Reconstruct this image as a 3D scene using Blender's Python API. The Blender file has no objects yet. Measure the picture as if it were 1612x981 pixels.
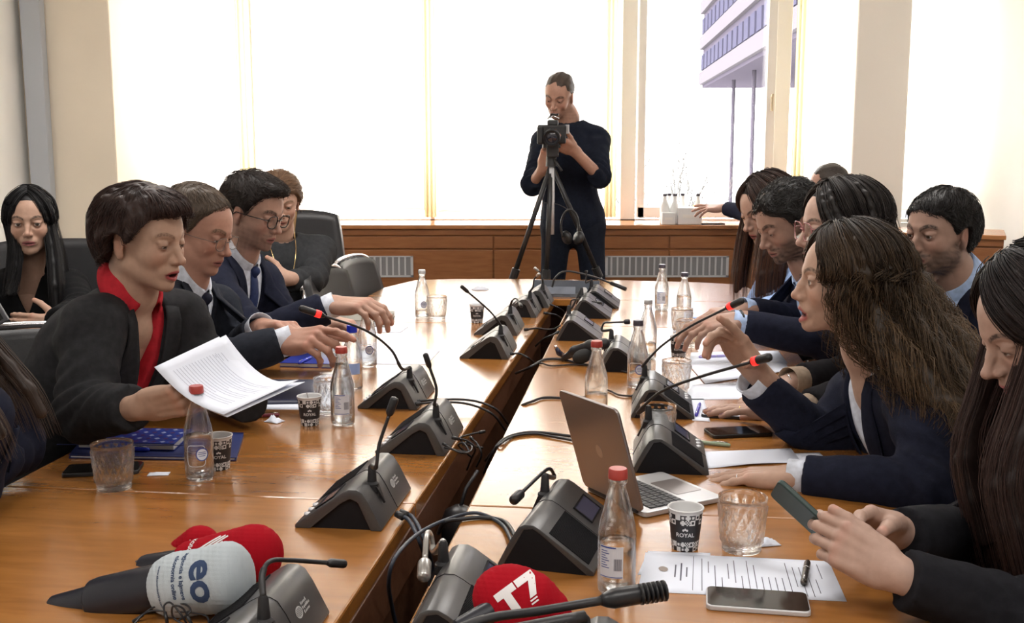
import bpy, bmesh, math, itertools, random
import numpy as np
COL = bpy.context.scene.collection
# ------------------------------------------------------------------ camera (focal length in pixels of a 1612 x 981 frame)
F = 1700.; PITCH = math.atan(253.5/F); EYEH = 1.40
cd = bpy.data.cameras.new('camera'); cam = bpy.data.objects.new('camera', cd); COL.objects.link(cam)
cd.sensor_width = 36; cd.lens = F/1612*36; cd.clip_start = .05; cd.clip_end = 500
cam.location = (0, 0, EYEH); cam.rotation_euler = (math.pi/2-PITCH, 0, 0); bpy.context.scene.camera = cam
# ------------------------------------------------------------------ overcast bright sky, exposure
SKY = 8.0
w = bpy.data.worlds.new('sky'); bpy.context.scene.world = w; w.use_nodes = True
w.node_tree.nodes['Background'].inputs[0].default_value = (1, .985, .96, 1); w.node_tree.nodes['Background'].inputs[1].default_value = SKY
vs = bpy.context.scene.view_settings; vs.view_transform = 'Standard'; vs.look = 'None'; vs.gamma = 1; vs.use_curve_mapping = False; vs.exposure = 0.5
# added fill lights under the ceiling, out of view
for i, (x, y, e) in enumerate([(-1.0, .3, 17), (1.0, .3, 17), (-1.0, 3.4, 26), (1.0, 3.4, 22)]):
    l = bpy.data.lights.new('fill_light', 'AREA'); l.shape = 'RECTANGLE'; l.size = 1.2; l.size_y = .5; l.energy = e; l.color = (1, .96, .92)
    o = bpy.data.objects.new('fill_light', l); COL.objects.link(o); o.location = (x, y, 2.93)
def ray(px, py):
    u = (px-806)/F; v = (490.5-py)/F
    return np.array((u, math.cos(PITCH)+v*math.sin(PITCH), -math.sin(PITCH)+v*math.cos(PITCH)))
def at(px, py, z=.75): d = ray(px, py); return np.array((0, 0, EYEH))+d*(z-EYEH)/d[2]
def P(px, py, Y): d = ray(px, py); return np.array((0, 0, EYEH))+d*Y/d[1]
TA = math.radians(7.16)                                     # the table runs 7 degrees to the right of the view
AX = np.array((math.sin(TA), math.cos(TA), 0)); LT = np.array((math.cos(TA), -math.sin(TA), 0))
def tb(lat, u, z=.75): return AX*u+LT*lat+np.array((0, 0, z))
# ------------------------------------------------------------------ toolkit
def V3(*a): return np.array(a, dtype=float)
def nrm(v): v = np.asarray(v, float); return v / (np.linalg.norm(v) + 1e-12)

class Blob:
    """A list of rounded solids blended into one another; mesh() returns one continuous surface."""
    def __init__(s): s.p = []
    def _put(s, fn, lo, hi, k, mode): s.p.append((fn, np.array(lo, float), np.array(hi, float), max(k, 1e-5), mode)); return s
    def ell(s, c, r, R=None, k=.01, mode='u'):
        c = np.array(c, float); r = np.array(r, float); m = r.max()
        Rm = None if R is None else np.array(R, float)
        def fn(x, y, z):
            x = x - c[0]; y = y - c[1]; z = z - c[2]
            if Rm is not None:
                x, y, z = (Rm[0][0]*x+Rm[0][1]*y+Rm[0][2]*z, Rm[1][0]*x+Rm[1][1]*y+Rm[1][2]*z, Rm[2][0]*x+Rm[2][1]*y+Rm[2][2]*z)
            a = np.sqrt((x/r[0])**2+(y/r[1])**2+(z/r[2])**2); b = np.sqrt((x/r[0]**2)**2+(y/r[1]**2)**2+(z/r[2]**2)**2)+1e-9
            return a*(a-1)/b
        return s._put(fn, c-m, c+m, k, mode)
    def sph(s, c, r, k=.01, mode='u'): return s.ell(c, (r, r, r), None, k, mode)
    def cone(s, a, b, ra, rb, k=.01, mode='u', cut=False, flat=None):
        """tapered round limb; cut=True ends it square at b; flat=(axis, factor) squashes it along an axis"""
        a = np.array(a, float); b = np.array(b, float); ba = b-a; L2 = max(ba@ba, 1e-10); L = math.sqrt(L2)
        f = None if flat is None else (nrm(flat[0]), flat[1])
        def fn(x, y, z):
            x = x-a[0]; y = y-a[1]; z = z-a[2]
            t0 = (x*ba[0]+y*ba[1]+z*ba[2])/L2; t = np.clip(t0, 0, 1)
            qx = x-t*ba[0]; qy = y-t*ba[1]; qz = z-t*ba[2]
            q2 = qx*qx+qy*qy+qz*qz
            if f is not None:
                h = qx*f[0][0]+qy*f[0][1]+qz*f[0][2]; q2 = q2 + h*h*(f[1]**2-1)
            d = np.sqrt(q2)-(ra+(rb-ra)*t)
            if cut: d = np.maximum(d, (t0-1)*L)
            return d
        m = max(ra, rb)
        return s._put(fn, np.minimum(a, b)-m, np.maximum(a, b)+m, k, mode)
    def box(s, c, hs, R=None, r=.005, k=.005, mode='u'):
        c = np.array(c, float); hs = np.array(hs, float); m = np.linalg.norm(hs)
        Rm = np.eye(3) if R is None else np.array(R, float)
        def fn(x, y, z):
            x = x-c[0]; y = y-c[1]; z = z-c[2]
            x, y, z = (Rm[0][0]*x+Rm[0][1]*y+Rm[0][2]*z, Rm[1][0]*x+Rm[1][1]*y+Rm[1][2]*z, Rm[2][0]*x+Rm[2][1]*y+Rm[2][2]*z)
            qx = np.abs(x)-hs[0]+r; qy = np.abs(y)-hs[1]+r; qz = np.abs(z)-hs[2]+r
            o = np.sqrt(np.maximum(qx, 0)**2+np.maximum(qy, 0)**2+np.maximum(qz, 0)**2)
            return o+np.minimum(np.maximum(qx, np.maximum(qy, qz)), 0)-r
        return s._put(fn, c-m, c+m, k, mode)
    def chain(s, pts, rs, k=.01, mode='u', **kw):
        for i in range(len(pts)-1): s.cone(pts[i], pts[i+1], rs[i], rs[i+1], k, mode, **kw)
        return s
    def free(s, fn, lo, hi, k=.005, mode='s'): return s._put(fn, lo, hi, k, mode)
    @staticmethod
    def _mix(a, v, k, mode):
        if mode == 'u':
            h = np.maximum(k-np.abs(a-v), 0)/k; return np.minimum(a, v)-h*h*k*.25
        w = -v if mode == 's' else v
        h = np.maximum(k-np.abs(a-w), 0)/k; return np.maximum(a, w)+h*h*k*.25
    def at(s, P):
        P = np.atleast_2d(P); d = np.full(len(P), 9.)
        for fn, lo, hi, k, mode in s.p: d = s._mix(d, fn(P[:, 0], P[:, 1], P[:, 2]), k, mode)
        return d
    def grad(s, P, e=.002):
        P = np.atleast_2d(P); g = np.stack([s.at(P+np.eye(3)[i]*e)-s.at(P-np.eye(3)[i]*e) for i in range(3)], 1)
        return g/(np.linalg.norm(g, axis=1, keepdims=True)+1e-9)
    def cast(s, P, D, steps=40):
        """march points P along D until the surface"""
        P = np.array(np.atleast_2d(P), float); D = nrm(D); best = P.copy(); bd = np.full(len(P), 9.); go = np.zeros(len(P))
        for _ in range(steps):
            d = s.at(P); m = (np.abs(d) < bd-1e-5) & (go < .45); best[m] = P[m]; bd[m] = np.abs(d)[m]
            st = np.clip(d, -.02, .05)*.8; go = go+st; P = P+st[:, None]*D
        return best
    def mesh(s, h, clip=None):
        us = [q for q in s.p if q[4] == 'u']
        lo = np.min([q[1]-q[3]*.5 for q in us], 0)-2*h; hi = np.max([q[2]+q[3]*.5 for q in us], 0)+2*h
        if clip is not None: lo = np.maximum(lo, clip[0]); hi = np.minimum(hi, clip[1])
        n = np.ceil((hi-lo)/h).astype(int)+1
        ax = [(lo[i]+h*np.arange(n[i])).astype(np.float32) for i in range(3)]
        d = np.full(n, 9., np.float32)
        for fn, l, u, k, mode in s.p:
            pad = k+2.5*h
            i0 = np.clip(np.floor((l-pad-lo)/h).astype(int), 0, n); i1 = np.clip(np.ceil((u+pad-lo)/h).astype(int)+1, 0, n)
            if (i1 <= i0).any(): continue
            sl = tuple(slice(a, b) for a, b in zip(i0, i1))
            v = fn(ax[0][sl[0]][:, None, None], ax[1][sl[1]][None, :, None], ax[2][sl[2]][None, None, :])
            d[sl] = s._mix(d[sl], v, k, mode)
        if clip is not None:
            d[0] = d[-1] = 9; d[:, 0] = d[:, -1] = 9; d[:, :, 0] = d[:, :, -1] = 9
        return nets(d, lo, h)

def nets(d, lo, h):
    s = d < 0
    cnt = np.zeros(tuple(np.array(d.shape)-1), np.int8)
    for o in itertools.product((0, 1), repeat=3):
        cnt += s[o[0]:d.shape[0]-1+o[0], o[1]:d.shape[1]-1+o[1], o[2]:d.shape[2]-1+o[2]]
    act = (cnt > 0) & (cnt < 8)
    ijk = np.argwhere(act); idx = np.full(act.shape, -1, np.int64); idx[act] = np.arange(len(ijk))
    acc = np.zeros((len(ijk), 3)); num = np.zeros(len(ijk))
    for ax in range(3):
        e = np.zeros(3, int); e[ax] = 1; ot = [i for i in range(3) if i != ax]
        for p, q in itertools.product((0, 1), repeat=2):
            o = np.zeros(3, int); o[ot[0]] = p; o[ot[1]] = q
            A = ijk+o; B = A+e; a = d[A[:, 0], A[:, 1], A[:, 2]]; b = d[B[:, 0], B[:, 1], B[:, 2]]
            c = (a < 0) != (b < 0); t = np.where(c, a/np.where(c, a-b, 1), 0)
            acc += np.where(c[:, None], o+t[:, None]*e, 0); num += c
    v = lo+h*(ijk+acc/num[:, None]); qs = []
    for ax in range(3):
        u, w = [(1, 2), (2, 0), (0, 1)][ax]
        sh = list(d.shape); A = [slice(None)]*3; B = [slice(None)]*3; A[ax] = slice(0, -1); B[ax] = slice(1, None)
        a = s[tuple(A)]; b = s[tuple(B)]; c = a != b
        E = np.argwhere(c)
        E = E[(E[:, u] > 0) & (E[:, w] > 0) & (E[:, u] < sh[u]-1) & (E[:, w] < sh[w]-1)]
        eu = np.zeros(3, int); eu[u] = 1; ew = np.zeros(3, int); ew[w] = 1
        g = lambda X: idx[X[:, 0], X[:, 1], X[:, 2]]
        q = np.stack([g(E-eu-ew), g(E-ew), g(E), g(E-eu)], 1)
        flip = ~a[E[:, 0], E[:, 1], E[:, 2]]
        q[flip] = q[flip][:, ::-1]; qs.append(q)
    q = np.concatenate(qs); q = q[(q >= 0).all(1)]
    return v, q

def link(name, me, mat, parent=None, **props):
    o = bpy.data.objects.new(name, me); COL.objects.link(o)
    if mat is not None:
        for m in (mat if isinstance(mat, (list, tuple)) else [mat]): me.materials.append(m)
    if parent is not None: o.parent = parent
    for k, v in props.items(): o[k] = v
    return o

def raw_mesh(name, v, f, smooth=True, col=None):
    """v (N,3); f (M,4) or (M,3) array or list of tuples; col (N,3) colours of the vertices"""
    me = bpy.data.meshes.new(name); v = np.asarray(v, np.float32)
    if isinstance(f, np.ndarray):
        n, c = f.shape
        me.vertices.add(len(v)); me.vertices.foreach_set('co', v.ravel())
        me.loops.add(n*c); me.loops.foreach_set('vertex_index', f.astype(np.int32).ravel())
        me.polygons.add(n); me.polygons.foreach_set('loop_start', (np.arange(n)*c).astype(np.int32))
        me.update(calc_edges=True)
    else: me.from_pydata([tuple(map(float, p)) for p in v], [], [tuple(map(int, q)) for q in f])
    me.polygons.foreach_set('use_smooth', [smooth]*len(me.polygons))
    if col is not None:
        a = me.color_attributes.new('Col', 'FLOAT_COLOR', 'POINT')
        a.data.foreach_set('color', np.concatenate([col, np.ones((len(v), 1))], 1).astype(np.float32).ravel())
    me.update(); return me

def root(name, loc, label, cat, group=None, rz=0.):
    o = bpy.data.objects.new(name, None); COL.objects.link(o); o.location = tuple(map(float, loc)); o.rotation_euler = (0, 0, rz)
    o.empty_display_size = .02
    o['label'] = label; o['category'] = cat
    if group: o['group'] = group
    return o
def tag(o, label, cat, group=None):
    o['label'] = label; o['category'] = cat
    if group: o['group'] = group
    return o
def dup(r, loc, rz, label, group=None):
    c = r.copy(); COL.objects.link(c); c.location = tuple(map(float, loc)); c.rotation_euler = (0, 0, rz); c['label'] = label
    if group: c['group'] = group
    def rec(a, b):
        for ch in list(a.children):
            d = ch.copy(); COL.objects.link(d); d.parent = b; rec(ch, d)
    rec(r, c); return c

class MB:
    """collects shapes into ONE mesh"""
    def __init__(s): s.v = []; s.f = []; s.n = 0
    def add(s, v, f):
        s.v.append(np.asarray(v, float)); s.f += [tuple(int(i)+s.n for i in q) for q in f]; s.n += len(v); return s
    def box(s, c, size, rz=0., R=None):
        x, y, z = [t/2 for t in size]
        v = np.array([(a*x, b*y, e*z) for a in (-1, 1) for b in (-1, 1) for e in (-1, 1)])
        if R is None: R = rotz(rz)
        return s.add(v@np.array(R).T+np.array(c), [(0, 1, 3, 2), (4, 6, 7, 5), (0, 4, 5, 1), (2, 3, 7, 6), (0, 2, 6, 4), (1, 5, 7, 3)])
    def tube(s, pts, r, n=8, caps=True):
        v, f = tube_geo(pts, r, n, caps); return s.add(v, f)
    def lathe(s, prof, n=32, c=(0, 0, 0), closed=False):
        v = []; f = []; m = len(prof)
        for r, z in prof:
            for i in range(n): a = 2*math.pi*i/n; v.append((c[0]+r*math.cos(a), c[1]+r*math.sin(a), c[2]+z))
        for j in range(m-1+(1 if closed else 0)):
            j2 = (j+1) % m
            for i in range(n): f.append((j*n+i, j*n+(i+1) % n, j2*n+(i+1) % n, j2*n+i))
        return s.add(v, f)
    def prism(s, poly, h, axis='z', z0=0., R=None, c=(0, 0, 0)):
        n = len(poly); v = [(x, y, z0) for x, y in poly]+[(x, y, z0+h) for x, y in poly]
        if axis == 'y': v = [(x, z, y) for x, y, z in v]
        if axis == 'x': v = [(z, x, y) for x, y, z in v]
        v = np.array(v, float)
        if R is not None: v = v@np.array(R).T
        f = [tuple(range(n))[::-1], tuple(range(n, 2*n))]+[(i, (i+1) % n, n+(i+1) % n, n+i) for i in range(n)]
        return s.add(v+np.array(c), f)
    def build(s, name, mat, parent=None, smooth=False, bevel=0, seg=2, auto=None, **props):
        me = raw_mesh(name, np.concatenate(s.v), s.f, smooth)
        bm = bmesh.new(); bm.from_mesh(me); bmesh.ops.recalc_face_normals(bm, faces=bm.faces[:])
        if bevel:
            es = [e for e in bm.edges if len(e.link_faces) == 2 and e.calc_face_angle(0) > .5]
            bmesh.ops.bevel(bm, geom=es, offset=bevel, segments=seg, profile=.5, affect='EDGES', clamp_overlap=True)
        if auto is not None:
            for fc in bm.faces: fc.smooth = True
            for e in bm.edges:
                if len(e.link_faces) == 2 and e.calc_face_angle(0) > auto: e.smooth = False
        bm.to_mesh(me); bm.free()
        return link(name, me, mat, parent, **props)

def rotz(a): c, s = math.cos(a), math.sin(a); return np.array([[c, -s, 0], [s, c, 0], [0, 0, 1.]])
def roty(a): c, s = math.cos(a), math.sin(a); return np.array([[c, 0, s], [0, 1, 0], [-s, 0, c]])
def rotx(a): c, s = math.cos(a), math.sin(a); return np.array([[1, 0, 0], [0, c, -s], [0, s, c]])

def tube_geo(pts, r, n=8, caps=True):
    P = np.array(pts, float); m = len(P); r = np.full(m, r) if np.isscalar(r) else np.array(r, float)
    T = np.gradient(P, axis=0); T /= np.linalg.norm(T, axis=1, keepdims=True)+1e-12
    ref = V3(0, 0, 1) if abs(T[0][2]) < .8 else V3(1, 0, 0)
    u = nrm(np.cross(T[0], ref)); v = []
    for i in range(m):
        u = nrm(u-T[i]*(u@T[i])); w = np.cross(T[i], u)
        for k in range(n): a = 2*math.pi*k/n; v.append(P[i]+r[i]*(math.cos(a)*u+math.sin(a)*w))
    f = [(i*n+k, i*n+(k+1) % n, (i+1)*n+(k+1) % n, (i+1)*n+k) for i in range(m-1) for k in range(n)]
    if caps: f += [tuple(range(n))[::-1], tuple(range((m-1)*n, m*n))]
    return v, f

def spline(pts, n=24):
    """smooth curve through the points"""
    P = np.array(pts, float)
    if len(P) == 2: t = np.linspace(0, 1, n)[:, None]; return P[0]*(1-t)+P[1]*t
    Q = np.vstack([2*P[0]-P[1], P, 2*P[-1]-P[-2]]); s = len(P)-1
    out = []
    for t in np.linspace(0, s, n):
        i = min(int(t), s-1); u = t-i; a, b, c, d = Q[i], Q[i+1], Q[i+2], Q[i+3]
        out.append(.5*((2*b)+(-a+c)*u+(2*a-5*b+4*c-d)*u*u+(-a+3*b-3*c+d)*u**3))
    return np.array(out)

def strands_geo(S, rad, taper=True):
    """S (N,M,3) polylines -> thin 3-sided tubes; rad scalar"""
    N, M, _ = S.shape
    T = np.gradient(S, axis=1); T /= np.linalg.norm(T, axis=2, keepdims=True)+1e-9
    ref = np.where(np.abs(T[..., 2:3]) < .9, V3(0, 0, 1), V3(1, 0, 0))
    U = np.cross(T, ref); U /= np.linalg.norm(U, axis=2, keepdims=True)+1e-9; W = np.cross(T, U)
    t = np.linspace(0, 1, M); pr = rad*(1-.85*t**3) if taper else rad*np.ones(M)
    v = np.stack([S+pr[None, :, None]*(math.cos(a)*U+math.sin(a)*W) for a in (0, 2.094, 4.189)], 2)   # N,M,3,3
    b = (np.arange(N)*M*3)[:, None, None]; i = (np.arange(M-1)*3)[None, :, None]; k = np.arange(3)[None, None, :]
    k2 = (k+1) % 3
    f = np.stack([b+i+k, b+i+k2, b+i+3+k2, b+i+3+k], 3).reshape(-1, 4)
    return v.reshape(-1, 3), f

def sn(P, f, seed=0, oct=3):
    """smooth cheap noise in about -1..1 at points P"""
    rg = np.random.RandomState(seed); o = np.zeros(len(P)); a = 1.; tot = 0
    for _ in range(oct):
        for _ in range(3):
            k = rg.normal(size=3); k = k/np.linalg.norm(k)*f*rg.uniform(.7, 1.4); o += a*np.sin(P@k+rg.uniform(0, 6.28)); tot += a
        a *= .55; f *= 1.9
    return o/tot*1.8

def frame(fwd, up=(0, 0, 1)):
    f = nrm(fwd); u = np.array(up, float); u = nrm(u-f*(u@f)); l = np.cross(u, f)
    return np.stack([f, l, u])            # rows: forward, left, up
def toW(R, o, P): return np.atleast_2d(P)@R+np.array(o)
def toL(R, o, P): return (np.atleast_2d(P)-np.array(o))@R.T

def patch(fn, nu, nv, thick, name, mat, parent, smooth=True):
    """thin cloth or paper: fn(u, v) -> point, given a real thickness"""
    P = np.array([[fn(a, b) for b in np.linspace(0, 1, nv)] for a in np.linspace(0, 1, nu)])
    N = np.cross(np.gradient(P, axis=0), np.gradient(P, axis=1)); N /= np.linalg.norm(N, axis=2, keepdims=True)+1e-12
    A = (P+N*thick/2).reshape(-1, 3); B = (P-N*thick/2).reshape(-1, 3); m = nu*nv
    g = lambda i, j: i*nv+j
    f = []
    for i in range(nu-1):
        for j in range(nv-1): f += [(g(i, j), g(i+1, j), g(i+1, j+1), g(i, j+1)), (m+g(i, j), m+g(i, j+1), m+g(i+1, j+1), m+g(i+1, j))]
    for i in range(nu-1): f += [(g(i, 0), m+g(i, 0), m+g(i+1, 0), g(i+1, 0)), (g(i, nv-1), g(i+1, nv-1), m+g(i+1, nv-1), m+g(i, nv-1))]
    for j in range(nv-1): f += [(g(0, j), g(0, j+1), m+g(0, j+1), m+g(0, j)), (g(nu-1, j), m+g(nu-1, j), m+g(nu-1, j+1), g(nu-1, j+1))]
    return link(name, raw_mesh(name, np.vstack([A, B]), f, smooth), mat, parent)

def text_mesh(s, size, offset=0., extrude=.0002, align='CENTER', spacing=1., res=3):
    c = bpy.data.curves.new('text', 'FONT'); c.body = s; c.size = size; c.extrude = extrude; c.offset = offset; c.resolution_u = res
    c.align_x = align; c.align_y = 'CENTER'; c.space_character = spacing
    o = bpy.data.objects.new('text', c); COL.objects.link(o)
    dg = bpy.context.evaluated_depsgraph_get(); dg.update()
    me = bpy.data.meshes.new_from_object(o.evaluated_get(dg)); bpy.data.objects.remove(o); bpy.data.curves.remove(c)
    v = np.array([tuple(q.co) for q in me.vertices]); f = [tuple(p.vertices) for p in me.polygons]
    bpy.data.meshes.remove(me); return v, f
# ------------------------------------------------------------------ materials
_MC = {}
def pbr(name, col, rough=.5, metal=0., **kw):
    """principled material; noise=(scale, amount) mottles it, bump=(scale, strength) roughens it"""
    if name in _MC: return _MC[name]
    m = bpy.data.materials.new(name); m.use_nodes = True; nt = m.node_tree; b = nt.nodes['Principled BSDF']
    b.inputs['Base Color'].default_value = (*col, 1); b.inputs['Roughness'].default_value = rough; b.inputs['Metallic'].default_value = metal
    if 'spec' in kw: b.inputs['Specular IOR Level'].default_value = kw['spec']
    if 'coat' in kw: b.inputs['Coat Weight'].default_value = kw['coat']; b.inputs['Coat Roughness'].default_value = kw.get('coatr', .1)
    if 'sheen' in kw: b.inputs['Sheen Weight'].default_value = kw['sheen']; b.inputs['Sheen Roughness'].default_value = .5
    if 'trans' in kw: b.inputs['Transmission Weight'].default_value = kw['trans']; b.inputs['IOR'].default_value = kw.get('ior', 1.45)
    if 'emit' in kw: b.inputs['Emission Color'].default_value = (*kw['emit'][:3], 1); b.inputs['Emission Strength'].default_value = kw['emit'][3]
    tc = nt.nodes.new('ShaderNodeTexCoord')
    src = None
    if kw.get('attr'):
        a = nt.nodes.new('ShaderNodeVertexColor'); a.layer_name = 'Col'; src = a.outputs['Color']
    if 'noise' in kw:
        n = nt.nodes.new('ShaderNodeTexNoise'); n.inputs['Scale'].default_value = kw['noise'][0]; n.inputs['Detail'].default_value = 5
        nt.links.new(tc.outputs['Object'], n.inputs['Vector'])
        r = nt.nodes.new('ShaderNodeMapRange'); r.inputs[1].default_value = .3; r.inputs[2].default_value = .7
        r.inputs[3].default_value = 1-kw['noise'][1]; r.inputs[4].default_value = 1+kw['noise'][1]
        nt.links.new(n.outputs['Fac'], r.inputs[0])
        h = nt.nodes.new('ShaderNodeVectorMath'); h.operation = 'SCALE'
        if src: nt.links.new(src, h.inputs[0])
        else: h.inputs[0].default_value = col
        nt.links.new(r.outputs[0], h.inputs['Scale']); src = h.outputs[0]
    if src: nt.links.new(src, b.inputs['Base Color'])
    if 'bump' in kw:
        n = nt.nodes.new('ShaderNodeTexNoise'); n.inputs['Scale'].default_value = kw['bump'][0]; n.inputs['Detail'].default_value = 3
        nt.links.new(tc.outputs['Object'], n.inputs['Vector'])
        u = nt.nodes.new('ShaderNodeBump'); u.inputs['Strength'].default_value = kw['bump'][1]; u.inputs['Distance'].default_value = kw.get('bd', .001)
        nt.links.new(n.outputs['Fac'], u.inputs['Height']); nt.links.new(u.outputs[0], b.inputs['Normal'])
    _MC[name] = m; return m
def cloth(name, col, rough=.9, sheen=.0): return pbr(name, col, rough, spec=.15, sheen=sheen, noise=(60, .18), bump=(420, .25))
SKIN = pbr('skin', (.5, .3, .2), .52, attr=True, spec=.35, noise=(90, .05), bump=(260, .12))
HAIR = pbr('hair', (.05, .03, .02), .50, attr=True, spec=.35)
EYE = pbr('eye', (.8, .8, .8), .1, attr=True, spec=.5)
# ------------------------------------------------------------------ people
def lerpc(a, b, t): return a*(1-t[:, None])+np.array(b)*t[:, None]
def sst(x, a, b): t = np.clip((x-a)/(b-a), 0, 1); return t*t*(3-2*t)

def head_blob(q, nb):
    """head in its own frame: x to the front, y to the left, z up, origin between the ears at eye level. nb: base of the neck there"""
    B = Blob(); fem = q.get('fem', 0); jw = q.get('jaw', 1.)*(.93 if fem else 1.); fl = q.get('full', 0.)
    B.ell((-.018, 0, .034), (.098, .077, .086), k=.02)
    B.ell((.018, 0, .03), (.074, .066, .072), k=.03)
    B.ell((.030, 0, -.022), (.058, .060+fl*.004, .072), k=.03)
    B.ell((.030, 0, -.068), (.054, .050*jw+fl*.005, .040), k=.025)
    B.cone((.004, .050*jw, -.058), (.066, .016, -.098), .016+fl*.004, .014, .02); B.cone((.004, -.050*jw, -.058), (.066, -.016, -.098), .016+fl*.004, .014, .02)
    B.sph((.077, 0, -.101), .0135 if fem else .0155, .018)
    for s in (1, -1):
        B.ell((.058, s*.040, -.028), (.024, .021+fl*.003, .024), k=.018)                 # cheek
        B.cone((.086, s*.010, .021), (.068, s*.046, .022), .0085 if fem else .0105, .008, .012)   # brow
        B.ell((.091, s*.033, .000), (.017, .021, .0135), k=.012, mode='s')   # socket
    # nose
    nl = q.get('nose', 1.)
    B.chain([(.086, 0, .010), (.098, 0, -.012), (.096+.016*nl, 0, -.034)], [.0085, .0075, .0085], .008)
    B.sph((.096+.017*nl, 0, -.036), .0092, .006)
    B.cone((.086, 0, -.030), (.100, 0, -.038), .013, .0095, .006)
    B.cone((.094+.010*nl, 0, -.0425), (.088, 0, -.050), .0048, .006, .005)
    for s in (1, -1):
        B.ell((.097, s*.0115, -.0395), (.0105, .0068, .0072), k=.005)
        B.ell((.0995, s*.0072, -.0485), (.005, .0028, .0035), k=.003, mode='s')
    B.cone((.083, 0, -.046), (.084, 0, -.062), .011, .012, .008)
    # mouth
    mo = q.get('mouth', 0.)
    B.ell((.080, 0, -.066), (.018, .028, .018), k=.014)
    ju = .0
    B.chain([(.079, .024, -.070), (.090, .012, -.0655), (.0955, .003, -.064), (.0955, -.003, -.064), (.090, -.012, -.0655), (.079, -.024, -.070)], [.0026, .0040, .0046, .0046, .0040, .0026], .004)
    B.chain([(.079, .023, -.0715-mo*.3), (.089, .010, -.0765-mo), (.0925, 0, -.0785-mo), (.089, -.010, -.0765-mo), (.079, -.023, -.0715-mo*.3)], [.0026, .0046, .0054, .0046, .0026], .004)
    B.chain([(.086, .024, -.0705-mo*.2), (.099, .008, -.0712-mo*.45), (.099, -.008, -.0712-mo*.45), (.086, -.024, -.0705-mo*.2)], [.0012]*4, .003, mode='s')
    if mo > .002: B.ell((.094, 0, -.071-mo*.45), (.016, .015, .0028+mo*.42), k=.004, mode='s')
    # eyelids over the eyeballs, then the slit
    op = q.get('eyes', .7); gz = q.get('look', 0.)
    for s in (1, -1):
        B.sph((.0775, s*.0325, -.0005), .0142, .004)
        B.cone((.086, s*.020, .0088), (.078, s*.047, .0078), .0032, .003, .006)
        if op > .05: B.ell((.093, s*.0335, -.0015-.003*(1-op)), (.012, .0135, .0012+.0052*op), k=.002, mode='s')
        # ears
        R = frame((1, s*.25, 0), (-.25, 0, 1))
        B.ell((-.010, s*.077, -.010), (.017, .0062, .031), R, k=.006)
        B.ell((-.008, s*.0835, -.004), (.010, .0045, .018), R, k=.004, mode='s')
        B.ell((-.004, s*.076, -.034), (.008, .005, .010), k=.006)
    # neck
    nr = q.get('neck', .050 if fem else .058)/q.get('hs', .94)
    nb = np.array(nb)
    B.cone((-.022, 0, -.060), nb*.7+np.array((-.022, 0, -.060))*.3, nr, nr*1.02, .03)
    B.cone(nb*.7+np.array((-.022, 0, -.060))*.3, nb, nr*1.0, nr*1.05, .03)
    if not fem: B.ell((.030, 0, -.135), (.012, .010, .014), k=.02)
    return B

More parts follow.
